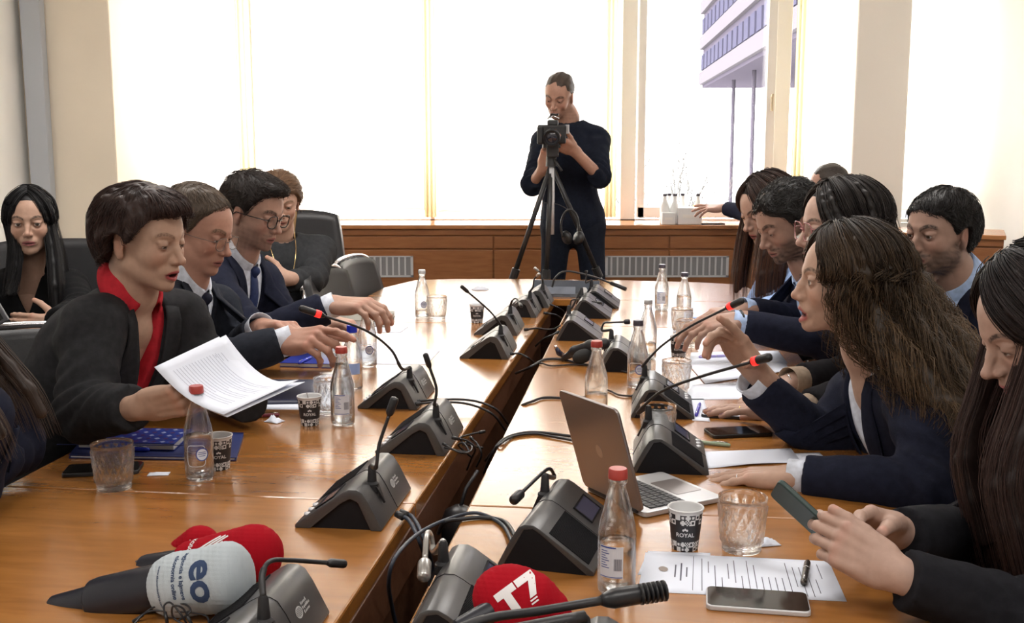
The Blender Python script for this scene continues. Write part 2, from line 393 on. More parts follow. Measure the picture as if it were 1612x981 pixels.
def head_colours(P, q):
    n = len(P); skin = np.array(q['skin']); x, y, z = P.T; ay = np.abs(y)
    C = np.tile(skin, (n, 1)); v = sn(P, 60, 5)
    C = C*(1+.06*v[:, None])
    red = skin*np.array((1.12, .78, .74))
    t = np.exp(-(((x-.07)/.03)**2+((ay-.042)/.02)**2+((z+.03)/.022)**2))*.38; C = lerpc(C, red, t)
    t = np.exp(-(((x-.112)/.014)**2+(ay/.014)**2+((z+.037)/.012)**2))*.4; C = lerpc(C, red, t)
    t = np.exp(-(((ay-.08)/.01)**2+((x+.01)/.02)**2+((z+.01)/.03)**2))*.6; C = lerpc(C, red, t)
    t = np.exp(-(((x-.085)/.012)**2+((ay-.033)/.016)**2+((z+.001)/.012)**2))*.45; C = lerpc(C, skin*np.array((.62, .52, .5)), t)   # darker, browner tint around the eye sockets
    mo = q.get('mouth', 0.)
    zc = -.0712-mo*.45; hh = .0098+mo*.62
    lip = np.array(q.get('lip', skin*np.array((.85, .5, .48))))
    e = (ay/.0245)**2+((z-zc)/hh)**2; t = sst(-e, -1.15, -.8)*sst(x, .074, .080)*(1-sst(ay, .020, .027)*.4); C = lerpc(C, lip, t)
    t = sst(-((ay/.022)**2+((z-zc)/(.0022+mo*.35))**2), -1.3, -.8)*sst(x, .07, .075)*(x < (.090 if mo > .002 else .2)); C = lerpc(C, (.06, .015, .015), t)
    br = np.array(q.get('brow', (.04, .025, .02))); zb = .0215+.006*np.clip(1-((ay-.036)/.018)**2, -1, 1)+q.get('browz', 0)
    w = (.0035 if q.get('fem') else .005)
    t = sst(-np.abs(z-zb), -w-.002, -w+.001)*sst(ay, .009, .014)*(1-sst(ay, .050, .058))*sst(x, .05, .06)*(.8+.2*np.sign(sn(P, 900, 3))); C = lerpc(C, br, t*.9)
    # lash line
    op = q.get('eyes', .7)
    for zz, ww in ((-.0015-.003*(1-op)+.0012+.0052*op, .0014), (-.0015-.003*(1-op)-.0012-.0052*op, .0009)):
        t = sst(-np.abs(z-zz), -ww-.001, -ww+.0004)*np.exp(-((ay-.0325)/.0125)**4)*(x > .079); C = lerpc(C, (.05, .03, .025), t*(.85 if q.get('fem') else .6))
    bd = q.get('beard', 0)
    if bd:
        m = sst(-z, .028, .055)*sst(x, -.012, .012)*(1-sst(-z, .115, .14))                     # jaw and chin
        must = np.exp(-((z+.057)/.006)**2)*(ay < .034)*(x > .06)
        side = sst(-z, .01, .03)*np.exp(-((x-.008)/.018)**2)*(ay > .04)
        cheek = 1-np.exp(-(((ay-.03)/.022)**2+((z+.045)/.018)**2+((x-.075)/.03)**2))
        t = np.clip(np.maximum(m*cheek, np.maximum(must, side)), 0, 1)
        e = (ay/.029)**2+((z-zc)/(hh+.002))**2
        t = t*(sst(e, .8, 1.3)); t = t*(x < .098)
        C = lerpc(C, q.get('beardc', q['hair']), np.clip(t*bd*(.85+.25*sn(P, 500, 9)), 0, .96))
    if q.get('stubble_head'):
        C = C
    return np.clip(C, 0, 1)

HLX = np.array([-.13, -.06, -.035, -.024, -.005, .012, .028, .045, .065, .085, .11])
HLZ = np.array([-.085, -.075, -.045, .012, .012, -.008, .012, .036, .058, .072, .082])

def scalp_proj(P, rad, c=(-.016, 0, .034)):
    d = P-np.array(c); k = np.sqrt(((d/rad)**2).sum(-1, keepdims=True)); return np.array(c)+d/k

def hair_short(q, h=.0035):
    """cap and combed strands. Returns base (v,f,c) and strand (v,f,c)"""
    rg = np.random.RandomState(q.get('seed', 1)); t = np.array(q.get('hthick', (.012, .010, .018)))
    hl = HLZ+q.get('hairline', 0)*(np.clip((HLX-.02)/.05, 0, 1))
    if 'nape' in q: hl = hl+q['nape']*(HLX < -.03)
    B = Blob(); r0 = np.array((.103, .079, .087)); r = r0+t
    for a, b, c_ in q.get('cap', []): B.ell(a, b, None, c_)
    B.ell((-.016, 0, .034), r, k=.02)
    if t[1] > .008 or q.get('cover'): B.ell((-.030, 0, .0), (.078+t[0]*.6, .074+t[1]*.7, .075), k=.03)
    lo, hi = V3(-.3, -.2, -.3), V3(.2, .2, .2)
    B.free(lambda x, y, z: (z-np.interp(x, HLX, hl)-.004*np.sin(y*90+1))*.8+0*y, lo, hi, .008, 's')
    if q.get('ears', 1): 
        for s in (1, -1): B.ell((-.006, s*.092, -.014), (.026, .036, .034), k=.006, mode='s')
    B.p[-1] = B.p[-1]
    v, f = B.mesh(h)
    n = B.grad(v); amp = q.get('tousle', .0025)
    v = v+n*(amp*sn(v*np.array((1, 1, .6)), 110, q.get('seed', 1)+3, 2))[:, None]
    col = np.array(q['hair'])
    c = np.tile(col*.75, (len(v), 1))
    # strands
    N = q.get('nstr', 900); L = q.get('len', .035); M = 7
    ok = v[:, 2] > np.interp(v[:, 0], HLX, hl)-.002
    ids = np.where(ok)[0]; root_ = v[rg.choice(ids, N)]
    P = root_.copy(); out = [P.copy()]; comb = q['comb']; lift = q.get('lift', .25)
    nz = rg.normal(size=(N, 3))*q.get('mess', .25)
    cl = np.stack([sn(root_, 45, i+20, 2) for i in range(3)], 1)*q.get('clump', .35)
    ln = L*rg.uniform(.6, 1.15, N)
    for i in range(M-1):
        g = B.grad(P); d = comb(P)+nz*(.4+i*.2)+cl; d = d-g*(d*g).sum(1, keepdims=True); d /= np.linalg.norm(d, axis=1, keepdims=True)+1e-9
        d = d+g*(lift*(1-i/M)-(.0 if q.get('free') else B.at(P)[:, None]*8)); d /= np.linalg.norm(d, axis=1, keepdims=True)+1e-9
        P = P+d*(ln/(M-1))[:, None]; out.append(P.copy())
    S = np.stack(out, 1)-B.grad(root_)[:, None, :]*.0015
    if q.get('ears', 1):
        S = S[((((S-V3(-.006, 0, -.014))*V3(1, 0, 1)/V3(.024, 1, .032))**2).sum(2)+((np.abs(S[..., 1])-.092)/.036)**2 > 1).all(1)]; N = len(S)
    sv, sf = strands_geo(S, q.get('srad', .0011))
    sc = col*rg.uniform(.55, 1.45, (N, 1)); tip = np.array(q.get('tip', col)); 
    sc = np.repeat(sc[:, None, :], M*3, 1).reshape(-1, 3)
    return (v, f, c), (sv, sf, np.clip(sc, 0, 1))

def join_geo(parts):
    """parts: list of (v, f, c) -> one"""
    V_, F_, C_ = [], [], []; n = 0
    for v, f, c in parts:
        f = np.asarray(f)
        if f.shape[1] == 3: f = np.hstack([f, f[:, 2:3]])
        V_.append(v); F_.append(f+n); C_.append(c); n += len(v)
    return np.vstack(V_), np.vstack(F_), np.vstack(C_)

def hair_long(q, RH, oH, fall, h=.005):
    """long hair from a parting: guides run over the scalp, then follow fall(azimuth) (world offsets). World coordinates.
    fall(az) -> (list of world points relative to where the lock leaves the head, radius at the end)"""
    rg = np.random.RandomState(q.get('seed', 1)); t = np.array(q.get('hthick', (.014, .012, .016)))
    rad = np.array((.103, .079, .087))+t; c0 = np.array((-.016, 0, .034)); col = np.array(q['hair'])
    guides = []; part = q.get('part', 0.)
    azs = q['azs']
    for az in azs:
        a = math.radians(az); side = 1 if 0 <= (az % 360) < 180 else -1
        e = q.get('leave', -.25)                                # where it leaves the head
        end = c0+rad*np.array((math.cos(a)*math.cos(e), math.sin(a)*math.cos(e), math.sin(e)))
        px = q.get('partx', (.06, -.07)); az0 = min(abs(((z_+180) % 360)-180) for z_ in azs); f01 = ((abs(((az+180) % 360)-180)-az0)/(180-az0))**.8
        start = c0+rad*nrm(((px[0]*(1-f01)+px[1]*f01)/rad[0], part/rad[1]+.03*side, 1.))
        vol = q.get('vol', 0.)
        pts = []
        for u in np.linspace(0, 1, 5):
            p = start*(1-u)+end*u; p = scalp_proj(p[None], rad*(1+vol*math.sin(u*math.pi)))[0]; pts.append(p)
        W = toW(RH, oH, np.array(pts)*q.get('hs', .94))
        off, re = fall(az); W = np.vstack([W, W[-1]+np.array(off)])
        guides.append((spline(W, 26), re))
    B = Blob(); parts = []
    hl = HLZ+(q.get('hairline', 0)+.022)*(np.clip((HLX-.02)/.05, 0, 1))
    # cap over the skull in world space
    Bh = Blob(); Bh.ell(c0, np.array((.103, .079, .087))+.0055, k=.01)
    Bh.free(lambda x, y, z: (z-np.interp(x, HLX, hl))*.8+0*y, V3(-.3, -.2, -.3), V3(.2, .2, .2), .006, 's')
    cv, cf = Bh.mesh(.004); parts.append((toW(RH, oH, cv*q.get('hs', .94)), cf, np.tile(col*.6, (len(cv), 1))))
    S = []; CC = []; M = 26; tt = np.linspace(0, 1, M)
    wa = q.get('wave', 0.); wf = q.get('wfreq', 9.); r0 = q.get('r0', .010); k = q.get('nper', 60)
    for gi, (G, re) in enumerate(guides):
        rr = r0+(re-r0)*np.clip((tt-.15)/.6, 0, 1)
        B.chain(list(G[3:-2:2]), list(rr[3:-2:2]*.5), .012)
        T = np.gradient(G, axis=0); T /= np.linalg.norm(T, axis=1, keepdims=True)
        u = nrm(np.cross(T[0], V3(.3, .2, .9))); U = []
        for i in range(M): u = nrm(u-T[i]*(u@T[i])); U.append(u)
        U = np.array(U); W_ = np.cross(T, U)
        nl = q.get('locks', 6)
        la = rg.uniform(0, 6.28, nl); lr = np.sqrt(rg.uniform(.1, 1, nl)); lp = gi*.9+rg.normal(0, .55, nl); lf = wf*rg.uniform(.92, 1.08, nl); lb = rg.uniform(.7, 1.3, nl); lt_ = rg.uniform(.45, 1.7, nl)
        for s in range(k):
            j = s % nl; wv = wa*sst(tt, .2, .6)*lb[j]
            ph = lp[j]+2*math.pi*lf[j]*tt*1.0+rg.normal()*.25
            ou = lr[j]*rr*math.cos(la[j])+wv*np.cos(ph)+rg.normal()*.0030+rg.normal()*.004*tt
            ow = lr[j]*rr*math.sin(la[j])+wv*np.sin(ph)+rg.normal()*.0030+rg.normal()*.004*tt
            e = rg.uniform(.82, 1.03); ge = np.array([np.interp(tt*e, tt, G[:, i]) for i in range(3)]).T
            S.append(ge+U*ou[:, None]+W_*ow[:, None]); tipc = np.array(q.get('tip', col)); b = rg.uniform(.75, 1.25)*(lt_[j] if wa > .01 else rg.uniform(.7, 1.3))
            c = (col[None]*(1-tt[:, None])+tipc[None]*tt[:, None])*b; CC.append(c)
    S = np.array(S); sv, sf = strands_geo(S, q.get('srad', .0014)); sc = np.repeat(np.array(CC)[:, :, None, :], 3, 2).reshape(-1, 3)
    bv, bf = B.mesh(h); parts.append((bv, bf, np.tile((col+np.array(q.get('tip', col)))*.28, (len(bv), 1)))); parts.append((sv, sf, np.clip(sc, 0, 1)))
    return join_geo(parts)

FL = [(.044, .026, .021), (.048, .029, .022), (.043, .027, .021), (.033, .020, .018)]
def hand_blob(m, curls, splay=0., thumb=(.5, .3, .3), spread=None, size=1., arm=None):
    """right hand m=1: x to the fingertips, z out of the back of the hand, thumb at +y. curls: (knuckle, middle, end) per finger"""
    B = Blob(); tips = []
    B.box((.048, 0, 0), (.047, .037, .013), r=.012, k=.01)
    B.ell((.035, m*.026, -.008), (.034, .016, .014), k=.012); B.ell((.04, -m*.024, -.007), (.04, .015, .013), k=.012)
    B.cone((-.03, 0, 0), (.02, 0, 0), .024, .026, .02, flat=((0, 0, 1), 1.35))
    ys = (.029, .0095, -.0105, -.029); xs = (.088, .093, .089, .080)
    for i in range(4):
        c = curls[i]; sp = (spread[i] if spread is not None else splay*(1.5-i)/1.5)*m
        p = V3(xs[i], m*ys[i], .002); r = [.0098, .0088, .0080, .0070] if i < 3 else [.0088, .0078, .0070, .0062]
        B.cone((.04, m*ys[i]*.75, .004), p, .009, r[0], .008)
        a = 0; L = FL[i]
        for j in range(3):
            a += c[j]; d = V3(math.cos(a)*math.cos(sp), math.cos(a)*math.sin(sp), -math.sin(a)); n = p+d*L[j]
            B.cone(p, n, r[j], r[j+1], .0035); B.sph(p, r[j]*1.06, .003)
            if j == 2: tips.append((n, d, nrm(V3(math.sin(a)*math.cos(sp), math.sin(a)*math.sin(sp), math.cos(a)))))
            p = n
    # thumb: (away from palm, towards palm, bend)
    p = V3(.018, m*.026, -.006); yaw = thumb[0]+.35; pit = thumb[1]; r = [.0135, .0115, .0098, .0085]
    for j, L in enumerate((.044, .034, .028)):
        d = V3(math.cos(pit)*math.cos(yaw), m*math.cos(pit)*math.sin(yaw), -math.sin(pit)); n = p+d*L
        B.cone(p, n, r[j], r[j+1], .008 if j == 0 else .004); yaw -= thumb[2]*.75; pit += thumb[2]*.35
        if j == 2: tips.append((n, d, nrm(np.cross(d, np.cross(V3(0, m*.8, .6), d)))))
        p = n
    return B, tips

def add_hand(parts, q, wrist, fdir, back, m, curls, elbow=None, h=.0024, size=1., nails=None, armr=.034, **kw):
    B, tips = hand_blob(m, curls, **kw)
    f = nrm(fdir); b = np.array(back, float); b = nrm(b-f*(b@f)); R = np.stack([f, np.cross(b, f), b])
    if elbow is not None:
        e = toL(R, wrist, elbow)[0]/size; L = np.linalg.norm(e); e = e/L*min(L, .25)
        B.cone((-.015, 0, 0), e, .0255, armr*min(1, L/.25), .02)
    v, fc = B.mesh(h); skin = np.array(q['skin']); C = np.tile(skin, (len(v), 1))*(1+.05*sn(v, 80, 4)[:, None])
    red = skin*np.array((1.1, .76, .72))
    for (p, d, n) in tips:
        t = np.exp(-(((v-p)**2).sum(1)/.012**2))*.5; C = lerpc(C, red, t)
        w = v-(p-d*.002+n*.006); t = sst(-np.sqrt(((w@d)/.0075)**2+((w@np.cross(d, n))/.0055)**2+((w@n)/.004)**2), -1.2, -.8)
        C = lerpc(C, nails if nails is not None else skin*np.array((1.2, 1.0, .98)), t)
    C = lerpc(C, red, np.exp(-(((v[:, 0]-.09)/.01)**2+((v[:, 2]-.012)/.008)**2))*.35)
    parts.append((toW(R, wrist, v*size), fc, np.clip(C, 0, 1)))

REL = [(.35, .45, .25), (.40, .5, .3), (.45, .55, .3), (.5, .6, .35)]
FLAT = [(.10, .12, .08), (.08, .12, .08), (.10, .14, .08), (.14, .16, .1)]

def tubelike(name, mat, parent, path, r, n=20, thick=.0018, smooth=True):
    """a cuff: hollow tube of cloth with thickness along path"""
    P = np.array(path, float); m = len(P)
    v1, f1 = tube_geo(P, r, n, False); r2 = np.array(r)-thick if not np.isscalar(r) else r-thick
    v2, f2 = tube_geo(P, r2, n, False); N = len(v1)
    f = list(f1)+[tuple(N+i for i in q[::-1]) for q in f2]
    for k in range(n):
        k2 = (k+1) % n; f.append((k, N+k, N+k2, k2)); a = (m-1)*n; f.append((a+k, a+k2, N+a+k2, N+a+k))
    return link(name, raw_mesh(name, np.vstack([v1, v2]), f, smooth), mat, parent)

def collar(name, mat, parent, R, o, r, hgt=.035, tip=.05, gap=.25, flare=.014, tilt=.0, ry=1., n=44, thick=.002, drop=.012):
    """turned-down collar round the neck. R rows forward,left,up; gap: half opening angle at the front"""
    v = []; th = np.linspace(gap, 2*math.pi-gap, n); k = 6
    for a in th:
        ca, sa = math.cos(a), math.sin(a)
        fr = max(0, ca)**3; near = np.exp(-((min(a, 2*math.pi-a)-gap)/.45)**2)
        z0 = -drop*(1+ca)*1.6
        prof = [(r, z0-.012), (r+.001, z0+hgt), (r+.004, z0+hgt+.002), (r+.006+thick, z0+hgt-.002), (r+.008+flare*.6, z0+hgt*.35-.5*tip*near), (r+.008+flare+.012*near, z0-.004-tip*near)]
        for pr, z in prof: v.append((ca*pr*1.02+tilt*z, sa*pr*ry*(1+.35*near*(1 if pr > r+.008 else 0)), z))
    f = [(i*k+j, (i+1)*k+j, (i+1)*k+j+1, i*k+j+1) for i in range(n-1) for j in range(k-1)]
    ob = link(name, raw_mesh(name, toW(R, o, v), f, True), mat, parent)
    md = ob.modifiers.new('thickness', 'SOLIDIFY'); md.thickness = thick; md.offset = 0
    return ob

def person(q):
    q['skin'] = tuple(c*.94 for c in q['skin'])
    """q: everything about one figure, joints in world metres"""
    oH = np.array(q['head']); RH = frame(q['face'], q.get('hup', (0, 0, 1))); hs = q.setdefault('hs', .94)
    neck = np.array(q['neckb']); pel = np.array(q['pelvis']); sh = [np.array(p) for p in q['sh']]
    up = nrm(neck-pel); lat = nrm(sh[0]-sh[1]); fw = nrm(np.cross(lat, up)); up = np.cross(fw, lat)     # sh = (left, right)
    RT = np.stack([fw, lat, up]); wd = q.get('wide', 1.); deep = q.get('deep', 1.)
    rt = root('person', (pel[0], pel[1], 0), q['label'], 'person')
    rt['kind'] = 'figure' if False else 'person'; del rt['kind']
    off = np.array((pel[0], pel[1], 0))
    def put(name, geo, mat, smooth=True, **pr):
        v, f, c = geo; return link(name, raw_mesh(name, v-off, f, smooth, c), mat, rt, **pr)
    hh = q.get('hres', .0026)
    # ---- skin
    parts = []; nbl = toL(RH, oH, neck)[0]/hs
    HB = head_blob(q, nbl)
    if q.get('chest'):
        for (f_, l_, u_, a_, b_, c_) in q['chest']:
            w = neck+fw*f_+lat*l_+up*u_; wl = toL(RH, oH, w)[0]/hs; Rl = RT@RH.T
            HB.ell(wl, (a_, b_, c_), Rl, .03)
    hv, hf = HB.mesh(hh); hc = head_colours(hv, q); parts.append((toW(RH, oH, hv*hs), hf, hc))
    for H in q.get('hands', []): add_hand(parts, q, **H)
    tb = Blob(); tb.cone(neck-up*.10, neck-up*.36, .085, .10, .05); tb.cone(neck-up*.36, pel, .10, .11, .05); tb.cone(neck-up*.02, neck-up*.12, .05, .085, .04)
    for s in (0, 1):
        tb.cone(neck-up*.10, sh[s]-up*.01, .05, .04, .04); tb.cone(sh[s]-up*.01, q['el'][s], .036, .030, .02); tb.cone(q['el'][s], np.array(q['el'][s])*.15+np.array(q['wr'][s])*.85, .030, .020, .02)
    tv, tf = tb.mesh(.012); parts.append((tv, tf, np.tile(np.array(q['skin']), (len(tv), 1))))
    put('body', join_geo(parts), SKIN)
    # eyes
    for s in (1, -1):
        ev = []; n1, n2 = 14, 18; ef = []
        for i in range(n1+1):
            a = math.pi*i/n1
            for j in range(n2): b = 2*math.pi*j/n2; ev.append((math.cos(a), math.sin(a)*math.cos(b), math.sin(a)*math.sin(b)))
        for i in range(n1):
            for j in range(n2): ef.append((i*n2+j, (i+1)*n2+j, (i+1)*n2+(j+1) % n2, i*n2+(j+1) % n2))
        ev = np.array(ev); ang = np.arccos(np.clip(ev[:, 0], -1, 1))
        ec = np.tile((.62, .58, .54), (len(ev), 1)); ec[ang < .50] = q.get('iris', (.05, .03, .02)); ec[ang < .2] = (.005, .005, .005)
        lk = q.get('gaze', (0, 0)); Rg = rotz(lk[0])@roty(lk[1])
        ev = (ev*.0128)@Rg.T+np.array((.0765, s*.0325, -.0005))
        link('eye', raw_mesh('eye', toW(RH, oH, ev*hs)-off, ef, True, ec), EYE, rt)
    # ---- hair
    if q.get('hairkind') == 'short':
        (v, f, c), (sv, sf, sc) = hair_short(q)
        put('hair', join_geo([(toW(RH, oH, v*hs), f, c), (toW(RH, oH, sv*hs), sf, sc)]), HAIR)
    elif q.get('hairkind') == 'long':
        g = hair_long(q, RH*1.0, oH, q['fall']); put('hair', g, HAIR)
    # ---- clothes
    def torso(g, arms=True, sl=1.):
        T = Blob(); s_ = 1
        T.ell(neck-up*.19+fw*.012, (.118*deep+g, .170*wd+g, .19+g), RT, .05)
        T.ell(neck-up*.36, (.112*deep+g, .150*wd+g, .19+g), RT, .05)
        T.ell(pel+up*.03, (.135*deep+g, .175*wd+g, .15+g), RT, .06)
        if q.get('bust'):
            for s in (1, -1): T.ell(neck-up*.23+fw*.075+lat*s*.07, (.06+g, .07+g, .07+g), RT, .04)
        if q.get('paunch'): T.ell(neck-up*.40+fw*.05, (.11+g, .13+g, .15+g), RT, .05)
        for s in (0, 1):
            T.cone(neck-up*.035, sh[s]-up*.012, .047+g, .043+g, .035)
            T.cone(neck-up*.13+lat*(.08 if s == 0 else -.08), sh[s]-up*.05, .07+g, .045+g, .04)
        if arms: addarms(T, g)
        return T
    def addarms(T, g):
        for s in (0, 1):
            ar = q.get('arm', 1.); e = np.array(q['el'][s]); w = np.array(q['wr'][s])
            T.cone(sh[s]-up*.010, e, (.050*ar+g), (.045*ar+g), .035)
            w2 = e+(w-e)*q.get('sleeve', 1.)
            T.cone(e, w2, .046*ar+g, (.033*ar+g), .012, cut=True)
    def wrinkle(v, T, amp, seed):
        n = T.grad(v); L = toL(RT, neck, v); d = amp*sn(L*np.array((1, 1, 1.6)), 24, seed, 3)
        for s in (0, 1):
            e = np.array(q['el'][s]); ax = nrm(np.array(q['wr'][s])-sh[s]); r = np.linalg.norm(v-e, axis=1)
            t = (v-e)@ax; d += amp*2.6*np.exp(-(r/.095)**2)*np.sin(t*150+3*sn(v, 18, seed+1, 1))
            r2 = np.linalg.norm(v-(sh[s]-up*.06), axis=1); ax2 = nrm(np.array(e)-sh[s])
            d += amp*1.6*np.exp(-(r2/.09)**2)*np.sin((v-sh[s])@(ax2*.6+fw*.8)*85+2*sn(v, 15, seed+2, 1))
        return v+n*d[:, None]
    seed = q.get('seed', 1); jr = q.get('jres', .0075)
    J = q.get('jacket'); S_ = q.get('shirt')
    
    def cutters(T, vdeep, vwide, nr):
        # V opening at the front and a hole for the neck
        def wedge(x, y, z):
            lx = (x-neck[0])*fw[0]+(y-neck[1])*fw[1]+(z-neck[2])*fw[2]
            ly = (x-neck[0])*lat[0]+(y-neck[1])*lat[1]+(z-neck[2])*lat[2]
            lz = (x-neck[0])*up[0]+(y-neck[1])*up[1]+(z-neck[2])*up[2]
            wz = np.clip((lz+vdeep)/vdeep, 0, 1.4)
            return np.maximum(np.maximum(np.maximum(np.abs(ly)-vwide*wz, -lx-.0), -(lz+vdeep)), lx-.30)
        if vdeep: T.free(wedge, neck-.35, neck+.35, .004, 's')
        T.cone(neck-up*.02, neck+up*.12+fw*.01, nr, nr*1.15, .008, 's')
    if S_:
        ts = torso(.003, arms=False)
        if S_.get('v'): cutters(ts, *S_['v'])
        else: ts.cone(neck-up*.02, neck+up*.2, S_.get('nr', .058), .09, .006, 's')
        v, f = ts.mesh(S_.get('res', .007)); v = wrinkle(v, ts, .0012, seed+9)
        sm = cloth(S_['name'], S_['col'], .85); put('shirt', (v, f, np.zeros((len(v), 3))), sm)
        if S_.get('collar'):
            c = S_['collar']; cr = frame(fw*.97+up*-.25, up)
            collar('shirt_collar', sm, None, cr, neck+up*c.get('dz', .012)+fw*c.get('dx', .0)-off, c.get('r', .062), c.get('h', .034), c.get('tip', .05), c.get('gap', .22), c.get('flare', .012)).parent = rt
    if J:
        T0 = torso(.012); T = torso(.012, arms=False)
        if J.get('v'): cutters(T, *J['v'])
        elif J.get('nr'): T.cone(neck-up*.01, neck+up*.12, J['nr'], J['nr']*1.2, .008, 's')
        addarms(T, .012)
        v, f = T.mesh(jr); v = wrinkle(v, T0, J.get('amp', .0022), seed)
        jm = cloth(J['name'], J['col'], .92, J.get('sheen', 0)); put(J.get('part', 'jacket'), (v, f, np.zeros((len(v), 3))), jm)
        if J.get('lapel'):
            vd, vw, _ = J['v']; lw = J['lapel']
            for s in (1, -1):
                def fn(a, b):
                    u_ = -vd+(vd+.012)*a; in_ = vw*np.clip((u_+vd)/vd, 0, 1.4)
                    wid = lw*(.25+1.15*a if a < .68 else (1.03-.35*((a-.68)/.32)))
                    l_ = s*(in_-.006+wid*b); p = neck+up*(u_-(.012 if a > .68 else 0)*b*0)+lat*l_
                    return p
                P = np.array([[fn(a, b) for b in np.linspace(0, 1, 7)] for a in np.linspace(0, 1, 18)])
                Q = T0.cast((P+fw[None, None]*.22).reshape(-1, 3), -fw).reshape(P.shape)
                Q = Q+fw*(.004+.002*np.sin(np.linspace(0, 1, 7)*math.pi))[None, :, None]
                grid = lambda a, b, Q=Q: Q[int(round(a*17)), int(round(b*6))]-off
                patch(grid, 18, 7, .004, 'lapel', jm, rt)
        # collar of the jacket round the back of the neck
        if J.get('col2'):
            collar('jacket_collar', jm, None, frame(fw*.97-up*.2, up), neck+up*J.get('cz', .0)-fw*.004-off, J.get('cr', .070), .030, .012, .95, .016, thick=.004).parent = rt
        if J.get('tie'):
            tm = cloth(J['tie'][0], J['tie'][1], .6); ts2 = torso(.003, arms=False)
            zs = np.linspace(.0, -J['v'][0]-.02, 14); Q = []
            for z in zs:
                w = .020+.018*min(1, -z/.2) if z < -.012 else .016
                row = [neck+up*(z-.018)+lat*w*b for b in (-1, -.5, 0, .5, 1)]
                row = ts2.cast(np.array(row)+fw*.2, -fw)+fw*np.array([.003, .006, .007, .006, .003])[:, None]; Q.append(row)
            Q = np.array(Q); patch(lambda a, b: Q[int(round(a*13)), int(round(b*4))]-off, 14, 5, .003, 'tie', tm, rt)
            p = Q[0][2]; K = Blob(); K.cone(p+up*.006, p-up*.022, .016, .010, .004); v, f = K.mesh(.004); put('tie_knot', (v, f, np.zeros((len(v), 3))), tm)
    for s in (0, 1):
        cu = q.get('cuff')
        if cu:
            e = np.array(q['el'][s]); w = np.array(q['wr'][s]); d = nrm(w-e); w2 = e+(w-e)*q.get('sleeve', 1.)
            a = w2-d*.03; b = w2+d*cu.get('len', .022)
            tubelike('cuff', cloth(cu['name'], cu['col'], .8), rt, [a-off, (a+b)/2-off, b-off], [cu.get('r', .036), cu.get('r', .036)*1.01, cu.get('r', .036)*1.03])
    # ---- legs
    if q.get('legs', True):
        L = Blob(); kn = q['knee']; ft = q['foot']
        for s in (0, 1):
            hp = pel+lat*(.09 if s == 0 else -.09)-V3(0, 0, .01)
            L.cone(hp, kn[s], .085, .062, .04); L.cone(kn[s], np.array(ft[s])+V3(0, 0, .07), .060, .045, .02)
        L.ell(pel-V3(0, 0, .0), (.14, .17, .12), RT, .05)
        v, f = L.mesh(.013); tc = q.get('trousers', (.02, .02, .025))
        put('trousers', (v, f, np.zeros((len(v), 3))), cloth('trousers_%02x%02x%02x' % tuple(int(min(1, c)*255) for c in tc), tc))
        for s in (0, 1):
            F = Blob(); p = np.array(ft[s]); ff = nrm(fw*V3(1, 1, 0)); F.cone(p+V3(0, 0, .042), p+ff*.15+V3(0, 0, .032), .038, .032, .02)
            F.cone(p+V3(0, 0, .05), p+V3(0, 0, .09), .038, .04, .02)
            F.free(lambda x, y, z: z-.001+0*x+0*y, p-.3, p+.3, .004, 's')
            v, f = F.mesh(.009); put('shoe', (v, f, np.zeros((len(v), 3))), pbr('shoe_leather', (.012, .011, .01), .35))
    q['RT'] = RT; q['RH'] = RH; q['rt'] = rt; q['off'] = off
    return rt

def glasses(q, rim, w=.0245, hgt=.019, full=True, thick=.0012, dz=-.004):
    R, o = q['RH'], np.array(q['head']); off = q['off']; M = MB(); hs = q.get('hs', 1.)
    Wp = lambda P: toW(R, o, np.array(P)*hs)-off
    for s in (1, -1):
        loop = [(.108-.006*abs(math.cos(a)) , s*.0335+w*math.copysign(abs(math.cos(a))**.7, math.cos(a)), dz+hgt*math.copysign(abs(math.sin(a))**.75, math.sin(a))) for a in np.linspace(0, 2*math.pi, 29)]
        if full: M.tube(Wp(loop), thick, 6, False)
        else: M.tube(Wp(loop), thick*.6, 5, False)
        M.tube(Wp([(.104, s*.057, dz+.008), (.095, s*.070, dz+.008), (.04, s*.0795, dz+.004), (-.01, s*.084, dz+.002), (-.025, s*.083, dz-.012)]), thick*.9, 6)
    M.tube(Wp([(.106, .011, dz+.004), (.109, 0, dz+.008), (.106, -.011, dz+.004)]), thick, 6)
    g = M.build('glasses', rim, q['rt'], True)
    lens = MB()
    for s in (1, -1):
        lp = [(.1075-.006*abs(math.cos(a)), s*.0335+w*math.copysign(abs(math.cos(a))**.7, math.cos(a)), dz+hgt*math.copysign(abs(math.sin(a))**.75, math.sin(a))) for a in np.linspace(0, 2*math.pi, 25)[:-1]]
        A = Wp(lp); Bq = Wp(np.array(lp)-(.0012, 0, 0)); n = 24
        lens.add(np.vstack([A, Bq]), [tuple(range(n)), tuple(range(n, 2*n))[::-1]]+[(i, (i+1) % n, n+(i+1) % n, n+i) for i in range(n)])
    lens.build('lens', GLASSTHIN, g)
    return g
